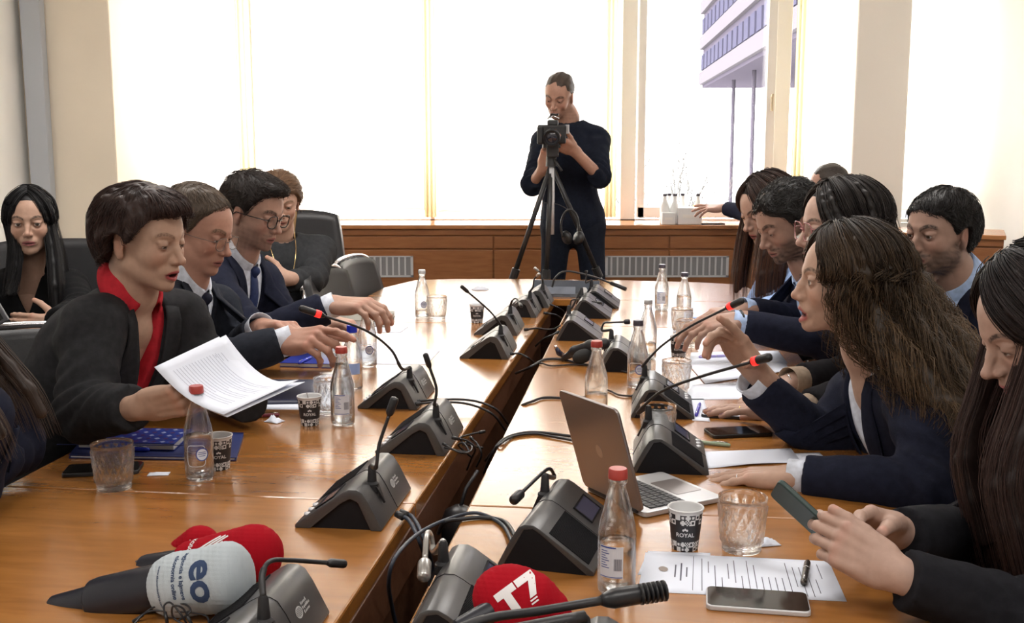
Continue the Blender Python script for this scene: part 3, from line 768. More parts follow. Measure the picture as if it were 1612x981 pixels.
# ------------------------------------------------------------------ room shell
def wood(name, c1, c2, rough, scale=(1, 9, 9), coat=0., bump=.05, rot=0.):
    m = bpy.data.materials.new(name); m.use_nodes = True; nt = m.node_tree; b = nt.nodes['Principled BSDF']; N = nt.nodes.new; Lk = nt.links.new
    tc = N('ShaderNodeTexCoord'); mp = N('ShaderNodeMapping'); mp.inputs['Scale'].default_value = scale; mp.inputs['Rotation'].default_value = (0, 0, rot)
    Lk(tc.outputs['Object'], mp.inputs['Vector'])
    n = N('ShaderNodeTexNoise'); n.inputs['Scale'].default_value = 7; n.inputs['Detail'].default_value = 8; n.inputs['Distortion'].default_value = .6; Lk(mp.outputs[0], n.inputs['Vector'])
    r = N('ShaderNodeValToRGB'); r.color_ramp.elements[0].color = (*c1, 1); r.color_ramp.elements[1].color = (*c2, 1); r.color_ramp.elements[0].position = .3; r.color_ramp.elements[1].position = .7
    Lk(n.outputs['Fac'], r.inputs[0]); Lk(r.outputs[0], b.inputs['Base Color'])
    b.inputs['Roughness'].default_value = rough; b.inputs['Coat Weight'].default_value = coat; b.inputs['Coat Roughness'].default_value = .16
    n2 = N('ShaderNodeTexNoise'); n2.inputs['Scale'].default_value = 60; n2.inputs['Detail'].default_value = 3; Lk(tc.outputs['Object'], n2.inputs['Vector'])
    u = N('ShaderNodeBump'); u.inputs['Strength'].default_value = bump; u.inputs['Distance'].default_value = .002; Lk(n2.outputs['Fac'], u.inputs['Height'])
    Lk(u.outputs[0], b.inputs['Normal']); Lk(u.outputs[0], b.inputs['Coat Normal'])
    return m
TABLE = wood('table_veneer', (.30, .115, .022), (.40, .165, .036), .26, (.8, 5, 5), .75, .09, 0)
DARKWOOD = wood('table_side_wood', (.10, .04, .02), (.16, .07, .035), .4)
PANEL = wood('panel_wood', (.27, .100, .032), (.35, .140, .048), .42, (1, 1, 8))
WALL = pbr('wall_paint', (.90, .88, .84), .8, noise=(3, .02)); CREAM = pbr('pier_paint', (.90, .80, .66), .75, noise=(3, .03)); BLUEGREY = pbr('shaded_return_grey', (.52, .55, .60), .6)
COLW = pbr('column_paint', (.90, .85, .78), .8); CEIL = pbr('ceiling_paint', (.8, .79, .77), .9); FLOORM = pbr('floor_vinyl', (.16, .13, .11), .5, noise=(8, .15))
FRAME = pbr('window_frame_white', (.92, .90, .86), .4); BLACKPL = pbr('black_plastic', (.014, .014, .016), .38); CHROME = pbr('chrome', (.75, .75, .77), .18, 1.)
METAL = pbr('grey_metal', (.62, .62, .64), .45, .3)
def thin_glass(name, tint=(1, 1, 1), gl=.06):
    m = bpy.data.materials.new(name); m.use_nodes = True; nt = m.node_tree; nt.nodes.remove(nt.nodes['Principled BSDF']); N = nt.nodes.new
    t = N('ShaderNodeBsdfTransparent'); t.inputs[0].default_value = (*tint, 1); g = N('ShaderNodeBsdfGlossy'); g.inputs['Roughness'].default_value = .03
    mx = N('ShaderNodeMixShader'); mx.inputs[0].default_value = gl
    nt.links.new(t.outputs[0], mx.inputs[1]); nt.links.new(g.outputs[0], mx.inputs[2]); nt.links.new(mx.outputs[0], nt.nodes['Material Output'].inputs[0]); return m
GLASSTHIN = thin_glass('thin_glass')
def translucent(name, col, f=.85):
    m = bpy.data.materials.new(name); m.use_nodes = True; nt = m.node_tree; nt.nodes.remove(nt.nodes['Principled BSDF']); N = nt.nodes.new
    t = N('ShaderNodeBsdfTranslucent'); t.inputs[0].default_value = (*col, 1); d = N('ShaderNodeBsdfDiffuse'); d.inputs[0].default_value = (*col, 1); mx = N('ShaderNodeMixShader'); mx.inputs[0].default_value = 1-f
    nt.links.new(t.outputs[0], mx.inputs[1]); nt.links.new(d.outputs[0], mx.inputs[2]); nt.links.new(mx.outputs[0], nt.nodes['Material Output'].inputs[0]); return m
BLIND = translucent('blind_fabric', (.93, .91, .87), .93); YELLOW = translucent('cream_strip_fabric', (.92, .86, .66), .97)

def struct(o): o['kind'] = 'structure'; return o
def slab(name, c, size, mat, rz=0., bevel=0, parent=None):
    o = MB().box((0, 0, 0), size, rz).build(name, mat, parent, bevel=bevel); o.location = c; return o
struct(slab('floor', (0, 2.4, -.05), (7, 10.6, .1), FLOORM)); struct(slab('ceiling', (0, 2.4, 3.05), (7, 10.6, .1), CEIL))
struct(slab('wall_left', (-3.0, 2.2, 1.5), (.3, 9.0, 3), WALL)); struct(slab('wall_right', (3.07, 2.4, 1.5), (.2, 10.4, 3), WALL)); struct(slab('wall_rear', (0, -2.75, 1.5), (6.4, .3, 3), WALL))
struct(slab('wall_pier', (-2.66, 6.85, 1.5), (.66, .85, 3), CREAM, bevel=.01)); struct(slab('shaded_return_1', (-2.755, 6.385, 1.5), (.115, .07, 3), BLUEGREY, bevel=.004))  # narrow strip beside the pier: shade of the return face painted blue-grey
YW = 7.25
struct(slab('wall_back', (.3, YW+.12, .46), (5.6, .25, .92), WALL)); struct(slab('wall_lintel', (.3, YW+.12, 2.86), (5.6, .25, .30), WALL))
struct(slab('wall_column', (2.305, 7.06, 1.5), (.335, .40, 3), COLW, bevel=.012))
# windows: frame bars and panes
def window(name, x0, x1, bars):
    z0, z1 = .925, 2.70; w = struct(root(name, ((x0+x1)/2, YW, z0), 'x', 'x')); del w['label']; del w['category']; cx = (x0+x1)/2; h = z1-z0
    M = MB(); M.box((0, 0, .012), (x1-x0, .06, .024)).box((0, 0, h-.02), (x1-x0, .06, .04))
    for b, bw in bars: M.box((b-cx, 0, h/2), (bw, .06, h))
    M.build('window_frame', FRAME, w, bevel=.003)
    xs = sorted([x0]+[b for b, _ in bars]+[x1])
    for a, b in zip(xs[:-1], xs[1:]):
        if b-a > .1: MB().box(((a+b)/2-cx, 0, h/2), (b-a, .006, h-.05)).build('pane', GLASSTHIN, w)
    return w
window('window_1', -2.36, .70, [(-1.71, .03), (-.53, .03)])
w2 = window('window_2', .70, 2.14, [(.77, .10), (1.76, .13)])
# the casement sash of window_2 with its handle
sx0, sx1 = .83, 1.69; M = MB(); z0, z1 = .96, 2.7; zc = (z0+z1)/2-.925; c0 = (sx0+sx1)/2-(.70+2.14)/2
M.box((sx0-1.42+.02, -.05, zc), (.05, .05, z1-z0)).box((sx1-1.42-.0, -.05, zc), (.06, .05, z1-z0)).box((c0, -.05, z0+.035-.925), (sx1-sx0, .05, .07))
sash = M.build('sash', FRAME, w2, bevel=.004)
MB().box((sx1-1.42+.005, -.085, .78), (.016, .02, .10)).box((sx1-1.42+.005, -.10, .83), (.014, .014, .02)).build('window_handle', pbr('handle_beige', (.6, .5, .35), .4), sash, bevel=.003)
window('window_3', 2.47, 2.97, [])
struct(slab('wall_corner', (2.6, YW+.62, 1.5), (1.0, .02, 3), WALL)) if False else None
def blind(x0, x1, zb, mat, label, name='roller_blind', cat='blind', y=YW-.14):
    r = root(name, ((x0+x1)/2, y, zb), label, cat, None)
    n = 40; w_ = x1-x0
    patch(lambda a, b: V3((a-.5)*w_, .004*math.sin(a*9+b*2), (2.84-zb)*b), 12, 6, .0012, 'fabric', mat, r)
    MB().tube([(-w_/2, 0, 0), (w_/2, 0, 0)], .008, 10).build('bottom_bar', mat, r, True)
    MB().tube([(-w_/2, .01, 2.84-zb), (w_/2, .01, 2.84-zb)], .025, 14).box((0, .01, 2.885-zb), (w_, .03, .06)).build('roller', FRAME, r, True)
    return r
blind(-2.34, -1.755, 1.02, BLIND, 'white roller blind in the leftmost window bay beside the cream pier')
blind(-1.665, -.565, 1.02, BLIND, 'white roller blind between the two narrow yellow curtains')
blind(-.485, .60, 1.005, BLIND, 'white roller blind directly behind the standing cameraman')
blind(1.90, 2.13, 1.0, BLIND, 'narrow white roller blind beside the beige column')
blind(2.48, 2.96, 1.02, BLIND, 'white roller blind between the beige column and the white right wall')
def strip(x0, x1, label):  # translucent strips added so the window posts look brightly backlit
    w_ = x1-x0; r = root('curtain', ((x0+x1)/2, YW-.2, .97), label, 'curtain')
    patch(lambda a, b: V3((a-.5)*w_, .014*math.sin(a*18), 1.89*b), 16, 4, .0015, 'fabric', YELLOW, r)
    MB().tube([(-w_/2-.02, .0, 1.89), (w_/2+.02, .0, 1.89)], .01, 8).box((0, .1, 1.89), (.02, .2, .02)).build('rail', FRAME, r, True)
strip(-1.76, -1.665, 'narrow yellow curtain strip behind the man with dark rimmed glasses')
strip(-.57, -.49, 'narrow yellow curtain strip in the middle of the wide window')
strip(.60, .675, 'narrow yellow curtain strip right beside the cameraman')
strip(1.81, 1.885, 'narrow yellow curtain strip beside the open view of the building')
# radiator cabinet with wooden sill
def cabinet(c, wd, dp, rz, label, grilles, panels):
    r = root('radiator_cabinet', c, label, 'cabinet', None, rz)
    f = -dp/2
    MB().box((0, 0, .9275), (wd+.02, dp+.03, .025)).build('sill_board', wood('sill_wood_%d' % len(panels), (.42, .17, .06), (.52, .23, .09), .22, (1, 8, 8)), r, bevel=.004)
    MB().box((0, f+.02, .895), (wd, .03, .04)).build('top_rail', PANEL, r, bevel=.003)
    MB().box((0, f+.03, .48), (wd, .02, .80)).build('backing', PANEL, r)
    MB().box((0, f+.035, .05), (wd, .03, .1)).build('plinth', DARKWOOD, r)
    for a, b in panels: MB().box(((a+b)/2, f+.012, .45), (b-a-.008, .018, .66)).build('front_panel', PANEL, r, bevel=.003)
    for a, b in panels: MB().box(((a+b)/2, f+.014, .83), (b-a-.008, .016, .075)).build('rail_panel', PANEL, r, bevel=.003)
    for sx in (-1, 1): MB().box((sx*(wd/2-.01), .03, .46), (.02, dp-.06, .9)).build('side_panel', PANEL, r)
    for a, b in grilles:
        g = MB().box(((a+b)/2, f-.002, .742), (b-a, .008, .008)).box(((a+b)/2, f-.002, .618), (b-a, .008, .012)).box((a+.008, f-.002, .68), (.016, .008, .13)).box((b-.008, f-.002, .68), (.016, .008, .13)).build('grille', METAL, r)
        MB().box(((a+b)/2, f+.002, .68), (b-a-.02, .003, .12)).build('mesh_screen', pbr('grille_mesh', (.26, .26, .27), .6), g)
        n = int(round((b-a)/.0385))
        sl = MB().box((0, 0, 0), (.011, .008, .125)).build('slat', METAL, g); sl.location = (a+.0385, f-.002, .68)
        for i in range(2, n): o = sl.copy(); COL.objects.link(o); o.location = (a+.0385*i, f-.002, .68)
    return r
cabinet((-.115, 7.0, 0), 4.41, .50, 0, 'long wooden radiator cabinet with sill under the wide windows', [(-.94, -.505), (.70, 1.475)], [(-2.2, -1.1), (-1.1, 0.), (0., 1.1), (1.1, 2.2)])
cabinet((2.51, 6.24, 0), .60, .45, -.40, 'short wooden cabinet with sill against the white right wall', [], [(-.3, .1), (.1, .3)])
# unseen panels added to carry the fill lights
for i, (x, y) in enumerate([(-1., .3), (1., .3), (-1., 3.4), (1., 3.4)]):
    r = root('fill_panel', (x, y, 3.0), 'flat rectangular ceiling lamp panel above '+['the press microphones', 'the woman holding the phone', 'the two men in glasses', 'the man looking down'][i], 'lamp', 'ceiling lamps above the table')
    MB().box((0, 0, -.02), (1.3, .6, .04)).build('housing', FRAME, r, bevel=.004); MB().box((0, 0, -.045), (1.2, .5, .01)).build('fill_diffuser', pbr('fill_diffuser', (.9, .9, .9), .5, emit=(1, .96, .92, 1.2)), r)
# wall socket on the pier
s = root('wall_socket', P(148, 408, 6.42), 'dark wall socket plate on the cream pier', 'socket')
MB().box((0, -.002, 0), (.055, .02, .095)).build('plate', pbr('socket_dark', (.10, .08, .06), .5), s, bevel=.004); MB().lathe([(.0, 0), (.018, 0), (.018, .012), (.012, .012), (.012, .004), (0, .004)], 16).build('insert', METAL, s, True)
ins = [c for c in s.children if c.name.startswith('insert')][0]; ins.rotation_euler = (math.pi/2, 0, 0); ins.location = (0, -.012, .015)
# ---- outside
struct(slab('ground_outside', (0, 70, -6.5), (260, 120, .2), pbr('pavement', (.6, .6, .6), .9)))
BX = pbr('facade_violet_grey', (.085, .075, .100), .9, spec=0); BW = pbr('facade_band', (.120, .110, .125), .9, spec=0); BG = pbr('facade_glass', (.060, .058, .090), .6, spec=0)
b = root('office_building', (8.5, 46, -6.5), 'pale violet office building with window bands seen through the open window', 'building', None, -1.64)
MB().box((11, 4, 17.5), (23, 9, 14)).build('facade', BX, b)
for r_ in range(9):
    zc = 11.5+r_*1.45; MB().box((11, -.4, zc-.62), (23.1, .5, .5)).build('band', BW, b)
    w0 = MB().box((0, 0, 0), (.85, .2, .62)).build('window', BG, b); w0.location = (.4, -.52, zc)
    for k in range(1, 18): o = w0.copy(); COL.objects.link(o); o.location = (.4+k*1.25, -.52, zc)
for k in range(4): MB().tube([(5.0+k*5.0, .1, 0), (5.0+k*5.0, .1, 10.6)], .07, 10).build('pillar', BX, b, True)
MB().box((10, 5, 4.6), (12, 5, 9.2)).build('ground_storey', pbr('pale_render', (.2, .2, .22), .8), b)
t = root('bare_tree', (5.2, 34, -6.4), 'thin bare tree outside the open window', 'tree'); M = MB(); rg = random.Random(4)
def grow(p, d, L, r, n):
    q = p+d*L; M.tube([p, (p+q)/2+V3(rg.uniform(-.05, .05), 0, .03)*L, q], [r, r*.8, r*.62], 5, False)
    if n:
        for k in range(3): grow(q-d*L*.25*k, nrm(d+V3(rg.uniform(-.7, .7), rg.uniform(-.4, .4), rg.uniform(-.1, .5))), L*.72, r*.6, n-1)
grow(V3(0, 0, 0), V3(-.05, 0, 1), 3.2, .13, 5); M.build('branches', pbr('pale_bark', (.12, .115, .11), .9), t, True)
t = root('yellow_tree', (5.0, 30, -6.4), 'small tree with yellow green autumn leaves outside the open window', 'tree')
MB().tube([(0, 0, 0), (.1, 0, 3), (0, 0, 5.0)], [.12, .09, .05], 8).build('trunk', pbr('pale_bark', (.12, .115, .11), .9), t, True)
rs = np.random.RandomState(3); n = 900; c = rs.normal(size=(n, 3)); c = c/np.linalg.norm(c, axis=1, keepdims=True)*rs.uniform(.3, 1, (n, 1))**.5*V3(.62, .6, .8)+V3(0, 0, 5.4)
a = rs.normal(size=(n, 3))*.09; b_ = rs.normal(size=(n, 3))*.09; v = np.stack([c-a, c+b_, c+a, c-b_], 1).reshape(-1, 3)
o = link('foliage', raw_mesh('foliage', v, np.arange(4*n).reshape(n, 4), False), pbr('autumn_leaves', (.28, .26, .06), .7), t); o['kind'] = 'stuff'
# ------------------------------------------------------------------ conference table
tbl = root('conference_table', (0, 0, 0), 'long orange brown wooden conference table with an open slot down the middle', 'table', None, -TA)
def top(poly, name='tabletop'):
    o = MB().prism(poly, .032, 'z', .718).build(name, TABLE, tbl, bevel=.004, seg=2); return o
g = .0008
top([(-1.24, .55), (-.42, .55), (-.42, 1.9-g), (-1.24, 1.9-g)]); top([(-1.24, 1.9+g), (-.42, 1.9+g), (-.405, 4.0-g), (-1.245, 4.0-g)])
top([(-1.245, 4.0+g), (-.405, 4.0+g), (-.402, 4.72-g), (-1.25, 4.72-g)])
top([(-.32, .55), (.49, .55), (.49, 1.9-g), (-.32, 1.9-g)]); top([(-.32, 1.9+g), (.49, 1.9+g), (.49, 4.0-g), (-.325, 4.0-g)]); top([(-.325, 4.0+g), (.49, 4.0+g), (.49, 4.72-g), (-.325, 4.72-g)])
top([(-1.25, 4.72+g), (.49, 4.72+g), (.49, 5.22), (.43, 5.36), (.28, 5.42), (-.1, 5.46), (-.6, 5.46), (-1.0, 5.41), (-1.17, 5.33), (-1.25, 5.02)])
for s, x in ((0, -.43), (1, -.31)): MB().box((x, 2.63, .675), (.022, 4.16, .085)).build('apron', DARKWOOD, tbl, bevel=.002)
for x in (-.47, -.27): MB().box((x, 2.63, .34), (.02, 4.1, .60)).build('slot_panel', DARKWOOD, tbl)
MB().box((-.37, 2.63, .10), (.16, 4.1, .02)).build('cable_tray', pbr('tray_black', (.02, .02, .02), .5), tbl)
for y in (.75, 2.0, 3.3, 4.6):
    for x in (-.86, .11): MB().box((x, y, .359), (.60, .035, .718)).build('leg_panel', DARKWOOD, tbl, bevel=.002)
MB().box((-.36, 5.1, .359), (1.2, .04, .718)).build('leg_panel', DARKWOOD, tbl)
# ------------------------------------------------------------------ conference units
UG = pbr('unit_grey_plastic', (.058, .057, .057), .34, spec=.6, noise=(300, .06)); UE = pbr('unit_dark_end', (.007, .007, .009), .6, spec=.25); UR = pbr('unit_rubber', (.01, .01, .012), .6)
SCREEN = pbr('display_glass', (.06, .06, .10), .15); LOGO = pbr('printed_light_grey', (.55, .55, .55), .5); SILVER = pbr('worn_silver', (.45, .44, .42), .32, .8); REDL = pbr('red_light_ring', (.9, .02, .02), .4, emit=(1, .02, .015, 1.2))
RED = pbr('red_foam', (.34, .006, .014), .95, bump=(900, .5), spec=.1); STEM = pbr('gooseneck_black', (.02, .02, .022), .42)
PROF = [(.077, .0), (.077, .006), (-.008, .066), (-.020, .0725), (-.034, .0725), (-.044, .067), (-.055, .050), (-.078, .004), (-.077, .0)]
def pathz(pts): return spline(pts, 30)
def unit(loc, user, label, neck_pts=None, ring=False, head='black', hlen=.035, sil=False, ln=.235, detail=2, yaw=0., headr=.0062, stemr=.0032):
    """user=+1: the user sits at +x (right side of the table), -1: left. loc: middle of the unit on the table. neck_pts world points from the boot to the tip"""
    rz = -TA+yaw+(math.pi if user < 0 else 0)
    r = root('microphone_unit', loc, label, 'microphone unit', 'microphone units along the table slot', rz)
    R = rotz(rz); h = ln/2
    inner = [(.050, .0), (-.006, .047), (-.022, .056), (-.036, .050), (-.058, .0)]
    # shell: outer profile with the arch taken out
    if user > 0: inner = [(.066, .0), (-.008, .0585), (-.021, .0665), (-.035, .064), (-.070, .0)]
    M = MB(); n = len(PROF); K = len(inner)
    prof = PROF; v = [(x, y, z) for y in (-h, h) for x, z in prof+inner]
    m = n+K; f = []
    for i in range(n-1): f.append((i, i+1, m+i+1, m+i))
    for i in range(K-1): f.append((n+i, m+n+i, m+n+i+1, n+i+1))
    # end rings
    mp = [0, 0, 1, 1, 2, 2, 3, 3, 4]
    for s in (0, m):
        for i in range(n-1):
            a, b = mp[i], mp[i+1]
            q = [s+i, s+i+1, s+n+b] + ([s+n+a] if a != b else [])
            f.append(tuple(q))
    f.append((n-1, n+K-1, m+n+K-1, m+n-1)); f.append((0, m, m+n, n))
    M.add(v, f); body = M.build('body', UG, r, auto=.6, bevel=.0018 if detail > 1 else 0)
    MB().prism(inner, ln-(.012 if user < 0 else .001), 'y', -h+(.006 if user < 0 else .0005)).build('end_panel', UE, r)
    # slope frame: from (.077,.006) to (-.008,.066)
    a, b = V3(.077, 0, .006), V3(-.008, 0, .066); d = nrm(b-a); nn = V3(-d[2], 0, d[0]); nn = -nn if nn[2] < 0 else nn; RS = np.stack([d, V3(0, 1, 0), nn]).T
    S = lambda s, y, t=.0: a+d*s+V3(0, y, 0)+nn*t
    dy = .065
    sc = MB().box(S(.062, dy), (.036, .070, .003), R=RS).build('display', SCREEN, r); 
    bz = MB()
    for (s0, y0, sx, sy) in ((.043, dy, .003, .076), (.081, dy, .003, .076), (.062, dy-.037, .04, .003), (.062, dy+.037, .04, .003)): bz.box(S(s0, y0), (sx, sy, .005), R=RS)
    bz.build('display_bezel', UE, sc)
    if detail > 1:
        G = MB()
        for k in range(26): G.box(S(.052, -h+.012+k*.0042, .0008), (.078, .0016, .0022), R=RS)
        g = G.build('speaker_grille', UE, r); g['kind'] = 'stuff'
        for k in range(3): MB().lathe([(0, .003), (.006, .0025), (.0065, 0)], 14, S(.018, dy-.025+k*.025)).build('button', METAL, r, True)
    # seam and emblem on the back
    bt, bb = V3(-.055, 0, .050), V3(-.078, 0, .004); d2 = nrm(bt-bb); n2 = V3(-d2[2], 0, d2[0]); n2 = -n2 if n2[0] > 0 else n2
    MB().tube([V3(x, -.0, z)+V3(-.0003, 0, .0003) for x, z in PROF[1:8]], .0007, 5).build('seam', UE, r)
    if detail > 1:
        RB = np.stack([V3(0, -1, 0), d2, n2]).T; c = bb+d2*.038+n2*.0005+V3(0, -.035, 0)
        el = [(math.cos(t)*.011, math.sin(t)*.008) for t in np.linspace(0, 2*math.pi, 25)[:-1]]; el2 = [(x*.86, y*.8) for x, y in el]
        vv = [(x, y, 0) for x, y in el]+[(x, y, 0) for x, y in el2]; ff = [(i, (i+1) % 24, 24+(i+1) % 24, 24+i) for i in range(24)]
        L = MB().add(np.array(vv)@RB.T+c, ff)
        for k in range(-3, 4): yy = k*.0019; w_ = .0085*math.sqrt(max(0, 1-(yy/.0066)**2)); L.box(c+RB@V3(0, yy, 0), (w_*2, .0008, .0002), R=RB)
        tv, tf = text_mesh('Kuvendi\nRepublikes\nKosoves', .0062, .0001, .0001, 'LEFT', res=1); tv = tv+V3(.0135, .0, 0); L.add(tv@RB.T+c, tf); L.build('emblem', LOGO, r)
    # boot, gooseneck, head
    by = .055
    bx = -.046; B = MB().lathe([(0, -.012), (.0125, -.012), (.0125, .004), (.0085, .008), (.0065, .034), (.0038, .038), (0, .038)], 16, (0, 0, 0)).build('boot', UR, r, auto=.6); B.location = (bx, by, .062)
    sk = MB().prism([(-.0095, .0), (.0095, .0), (0, -.034)], .004, 'y', -.002, R=roty(.42)@rotz(math.pi/2)).build('boot_socket', UR, r); sk.location = (bx-.0085, by, .062)
    if neck_pts is not None:
        base = np.array((bx, by, .098)); W0 = R@base+np.array(loc)
        pts = [base]+[R.T@(np.array(p)-np.array(loc)) for p in neck_pts]
        C = spline(pts, 34); hd = nrm(C[-1]-C[-3]); rr = np.full(34, stemr); rr[:12] *= 1.35
        gn = MB().tube(C, rr, 10).build('gooseneck', STEM if not sil else SILVER, r, True)
        e = C[-1]; hm = BLACKPL if head == 'black' else SILVER
        hr = headr; hs_ = [(0, stemr), (.08, hr*.75), (.2, hr), (.86, hr), (.95, hr*.85), (1., hr*.3)]
        MB().tube([e+hd*hlen*t for t, _ in hs_], [x for _, x in hs_], 16).build('mic_head', hm, gn, True)
        if ring: MB().tube([e+hd*hlen*.18, e+hd*hlen*.38], hr*1.06, 16).build('light_ring', REDL, gn, True)
    return r, W0 if neck_pts is not None else None
def nk(pts): return [P(*p) for p in pts]
UNITS = [
 ((-.515, 1.29), -1, 'grey microphone unit touching the white press microphone, neck bent level', nk([(413, 905, 1.30), (425, 884, 1.32), (455, 882, 1.35), (515, 886, 1.40)]), {}),
 ((-.523, 1.86), -1, 'grey microphone unit on the left edge of the slot nearest the seam line, neck upright', nk([(592, 735, 1.80), (597, 700, 1.80), (612, 655, 1.80)]), dict(head='black', headr=.0075)),
 ((-.500, 2.33), -1, 'grey microphone unit standing by the tangle of thin wires', nk([(684, 636, 2.28), (687, 612, 2.28), (677, 580, 2.28)]), {}),
 ((-.648, 2.73), -1, 'grey microphone unit with a red lit neck reaching left towards the men in glasses', nk([(632, 580, 2.68), (615, 550, 2.66), (575, 520, 2.62), (512, 498, 2.58)]), dict(ring=True, hlen=.068, headr=.0085)),
 ((-.505, 3.42), -1, 'silvery microphone unit on the left whose neck leans towards the empty paper cup', nk([(781, 502, 3.38), (768, 487, 3.38), (738, 461, 3.36)]), dict(detail=1)),
 ((-.530, 3.86), -1, 'silvery microphone unit on the left with a short drooping neck', nk([(806, 474, 3.80), (812, 470, 3.80), (818, 478, 3.74)]), dict(detail=1)),
 ((-.505, 4.28), -1, 'silvery microphone unit second last in the left row, white tipped neck', nk([(839, 452, 4.22), (841, 440, 4.22), (845, 435, 4.2)]), dict(detail=1, head='s', hlen=.025)),
 ((-.480, 4.55), -1, 'last silvery microphone unit of the left row next to the flat grey console', nk([(854, 440, 4.50), (851, 430, 4.5), (848, 427, 4.5)]), dict(detail=1, head='s', hlen=.025)),
 ((-.235, 1.395), 1, 'microphone unit with silver neck bent down, behind the red T7 foam', nk([(684, 868, 1.50), (678, 843, 1.50), (672, 842, 1.46), (669, 880, 1.42)]), dict(sil=True, head='s', headr=.0095, stemr=.0042)),
 ((-.130, 1.725), 1, 'dark microphone unit left of the laptop, its neck bent down over the table', nk([(872, 752, 1.90), (867, 739, 1.89), (856, 743, 1.87), (822, 775, 1.80)]), dict(headr=.0088, yaw=-.15, ln=.25)),
 ((.055, 2.26), 1, 'grey microphone unit behind the laptop deck with a long red lit neck', nk([(1004, 650, 2.32), (1040, 617, 2.26), (1100, 594, 2.18), (1180, 571, 2.08)]), dict(ring=True, hlen=.055, headr=.0088)),
 ((.045, 2.72), 1, 'grey microphone unit whose long red lit neck ends at the raised hand', nk([(1013, 575, 2.75), (1040, 546, 2.72), (1085, 515, 2.66), (1142, 486, 2.58)]), dict(ring=True, hlen=.058, headr=.0088)),
 ((-.060, 3.27), 1, 'white topped microphone unit with the headset leaning on it', nk([(948, 520, 3.33), (951, 509, 3.33), (962, 508, 3.32), (982, 507, 3.3)]), dict(detail=1, hlen=.02, headr=.008)),
 ((-.230, 3.78), 1, 'white topped microphone unit with no visible neck, next beyond the headset', None, dict(detail=1)),
 ((-.215, 4.29), 1, 'white topped microphone unit with neck bent right, second last in the right row', nk([(900, 485, 4.34), (900, 473, 4.34), (915, 472, 4.3), (940, 476, 4.2)]), dict(detail=1, hlen=.03)),
 ((-.190, 4.57), 1, 'last microphone unit of the right row with a short straight neck', nk([(922, 445, 4.6), (923, 436, 4.6), (923, 430, 4.6)]), dict(detail=1, hlen=.012)),
]
BOOTS = []
for (la, u), us, lb, npnt, kw in UNITS:
    r, w0 = unit(tb(la, u, .7501), us, lb, npnt, **kw); BOOTS.append((r, w0))
# flat grey console closing the slot
r = root('control_console', tb(-.362, 4.86, .7505), 'flat dark blue grey console with a round emblem at the far end of the slot', 'console', None, -TA)
MB().prism([(-.08, 0), (.08, 0), (.08, .05), (.05, .062), (-.03, .012)], .30, 'x', -.15).build('body', pbr('console_blue', (.035, .045, .065), .4), r, bevel=.004)
r.children[0].rotation_euler = (0, 0, 0)
MB().box((-.03, -.057, .028), (.15, .002, .036), R=rotx(-.55)).build('front_plate', pbr('console_plate', (.13, .15, .19), .5), r)
em = MB().lathe([(0, .0), (.014, 0), (.014, .002), (0, .002)], 20).build('emblem', LOGO, r); em.location = (.085, -.058, .03); em.rotation_euler = (math.pi/2-.5, 0, 0)
gp = spline([P(869, 452, 4.78), P(875, 436, 4.78), P(893, 427, 4.8), P(935, 436, 4.75), P(962, 446, 4.7)], 30)
rr = np.full(30, .0045); k = MB().tube(gp-np.array(r.location), rr, 8).build('gooseneck', STEM, r, True); k.rotation_euler = (0, 0, TA)
MB().tube([gp[-1]-np.array(r.location), gp[-1]-np.array(r.location)+(gp[-1]-gp[-4])*2.2], .009, 12).build('mic_head', BLACKPL, k, True)
# foreground goose neck reaching in from below, on its own unit at the table end
un, w0 = unit(tb(-.02, 1.17, .7501), 1, 'dark microphone unit at the near end with a long ribbed microphone', nk([(700, 1010, 1.16), (760, 976, 1.20), (850, 962, 1.24), (945, 946, 1.27)]), hlen=.088, headr=.0125, stemr=.0058)
gg = [c for c in un.children if c.name.startswith('gooseneck')][0]; mh = [c for c in gg.children][0]
loc = np.array(un.location); Rz = rotz(un.rotation_euler[2]); p0 = P(945, 946, 1.27); e1 = P(1058, 928, 1.295)
a0 = Rz.T@(p0-loc); a1 = Rz.T@(e1-loc)
M = MB()
for k in range(6): c = a0+(a1-a0)*(.55+.065*k); M.tube([c, c+(a1-a0)*.022], .0135, 14)
M.build('rib', BLACKPL, gg, True)
# ------------------------------------------------------------------ the people
def mk(label, hd, face, facing, **k):
    """hd: head centre; facing: horizontal direction the chest faces; fills in joints not given"""
    hd = np.array(hd); g = nrm(np.array(facing, float)); left = np.cross(V3(0, 0, 1), g); q = dict(label=label, head=hd, face=face)
    q['neckb'] = np.array(k.pop('neckb', hd-V3(0, 0, .145)-g*.032)); nb = q['neckb']
    sw = k.pop('sw', .168)
    if 'pelvis' not in k: q['pelvis'] = V3(nb[0], nb[1], .56)-g*k.pop('back', .16)
    else: q['pelvis'] = np.array(k.pop('pelvis'))
    pel = q['pelvis']; up = nrm(nb-pel)
    tw = k.pop('twist', 0.); lf = rotz(tw)@left
    dsh = k.pop('dsh', (.060, .060))
    if 'sh' not in k: q['sh'] = [nb+lf*sw-up*dsh[0], nb-lf*sw-up*dsh[1]]
    df = [q.get('sh', k.get('sh'))[i]+V3(0, 0, -.25)+g*.10+(lf if i == 0 else -lf)*.05 for i in (0, 1)]
    el = k.pop('el', [None, None]); wr = k.pop('wr', [None, None])
    q['el'] = [df[i] if el[i] is None else np.array(el[i]) for i in (0, 1)]
    q['wr'] = [q['el'][i]+g*.21+V3(0, 0, .02) if wr[i] is None else np.array(wr[i]) for i in (0, 1)]
    if 'knee' not in k: q['knee'] = [V3(*(pel[:2]), .52)+g*.42+left*s for s in (.10, -.10)]; q['foot'] = [V3(*(p[:2]), 0)-g*.02 for p in q['knee']]
    q['g'] = g; q.update(k); return q
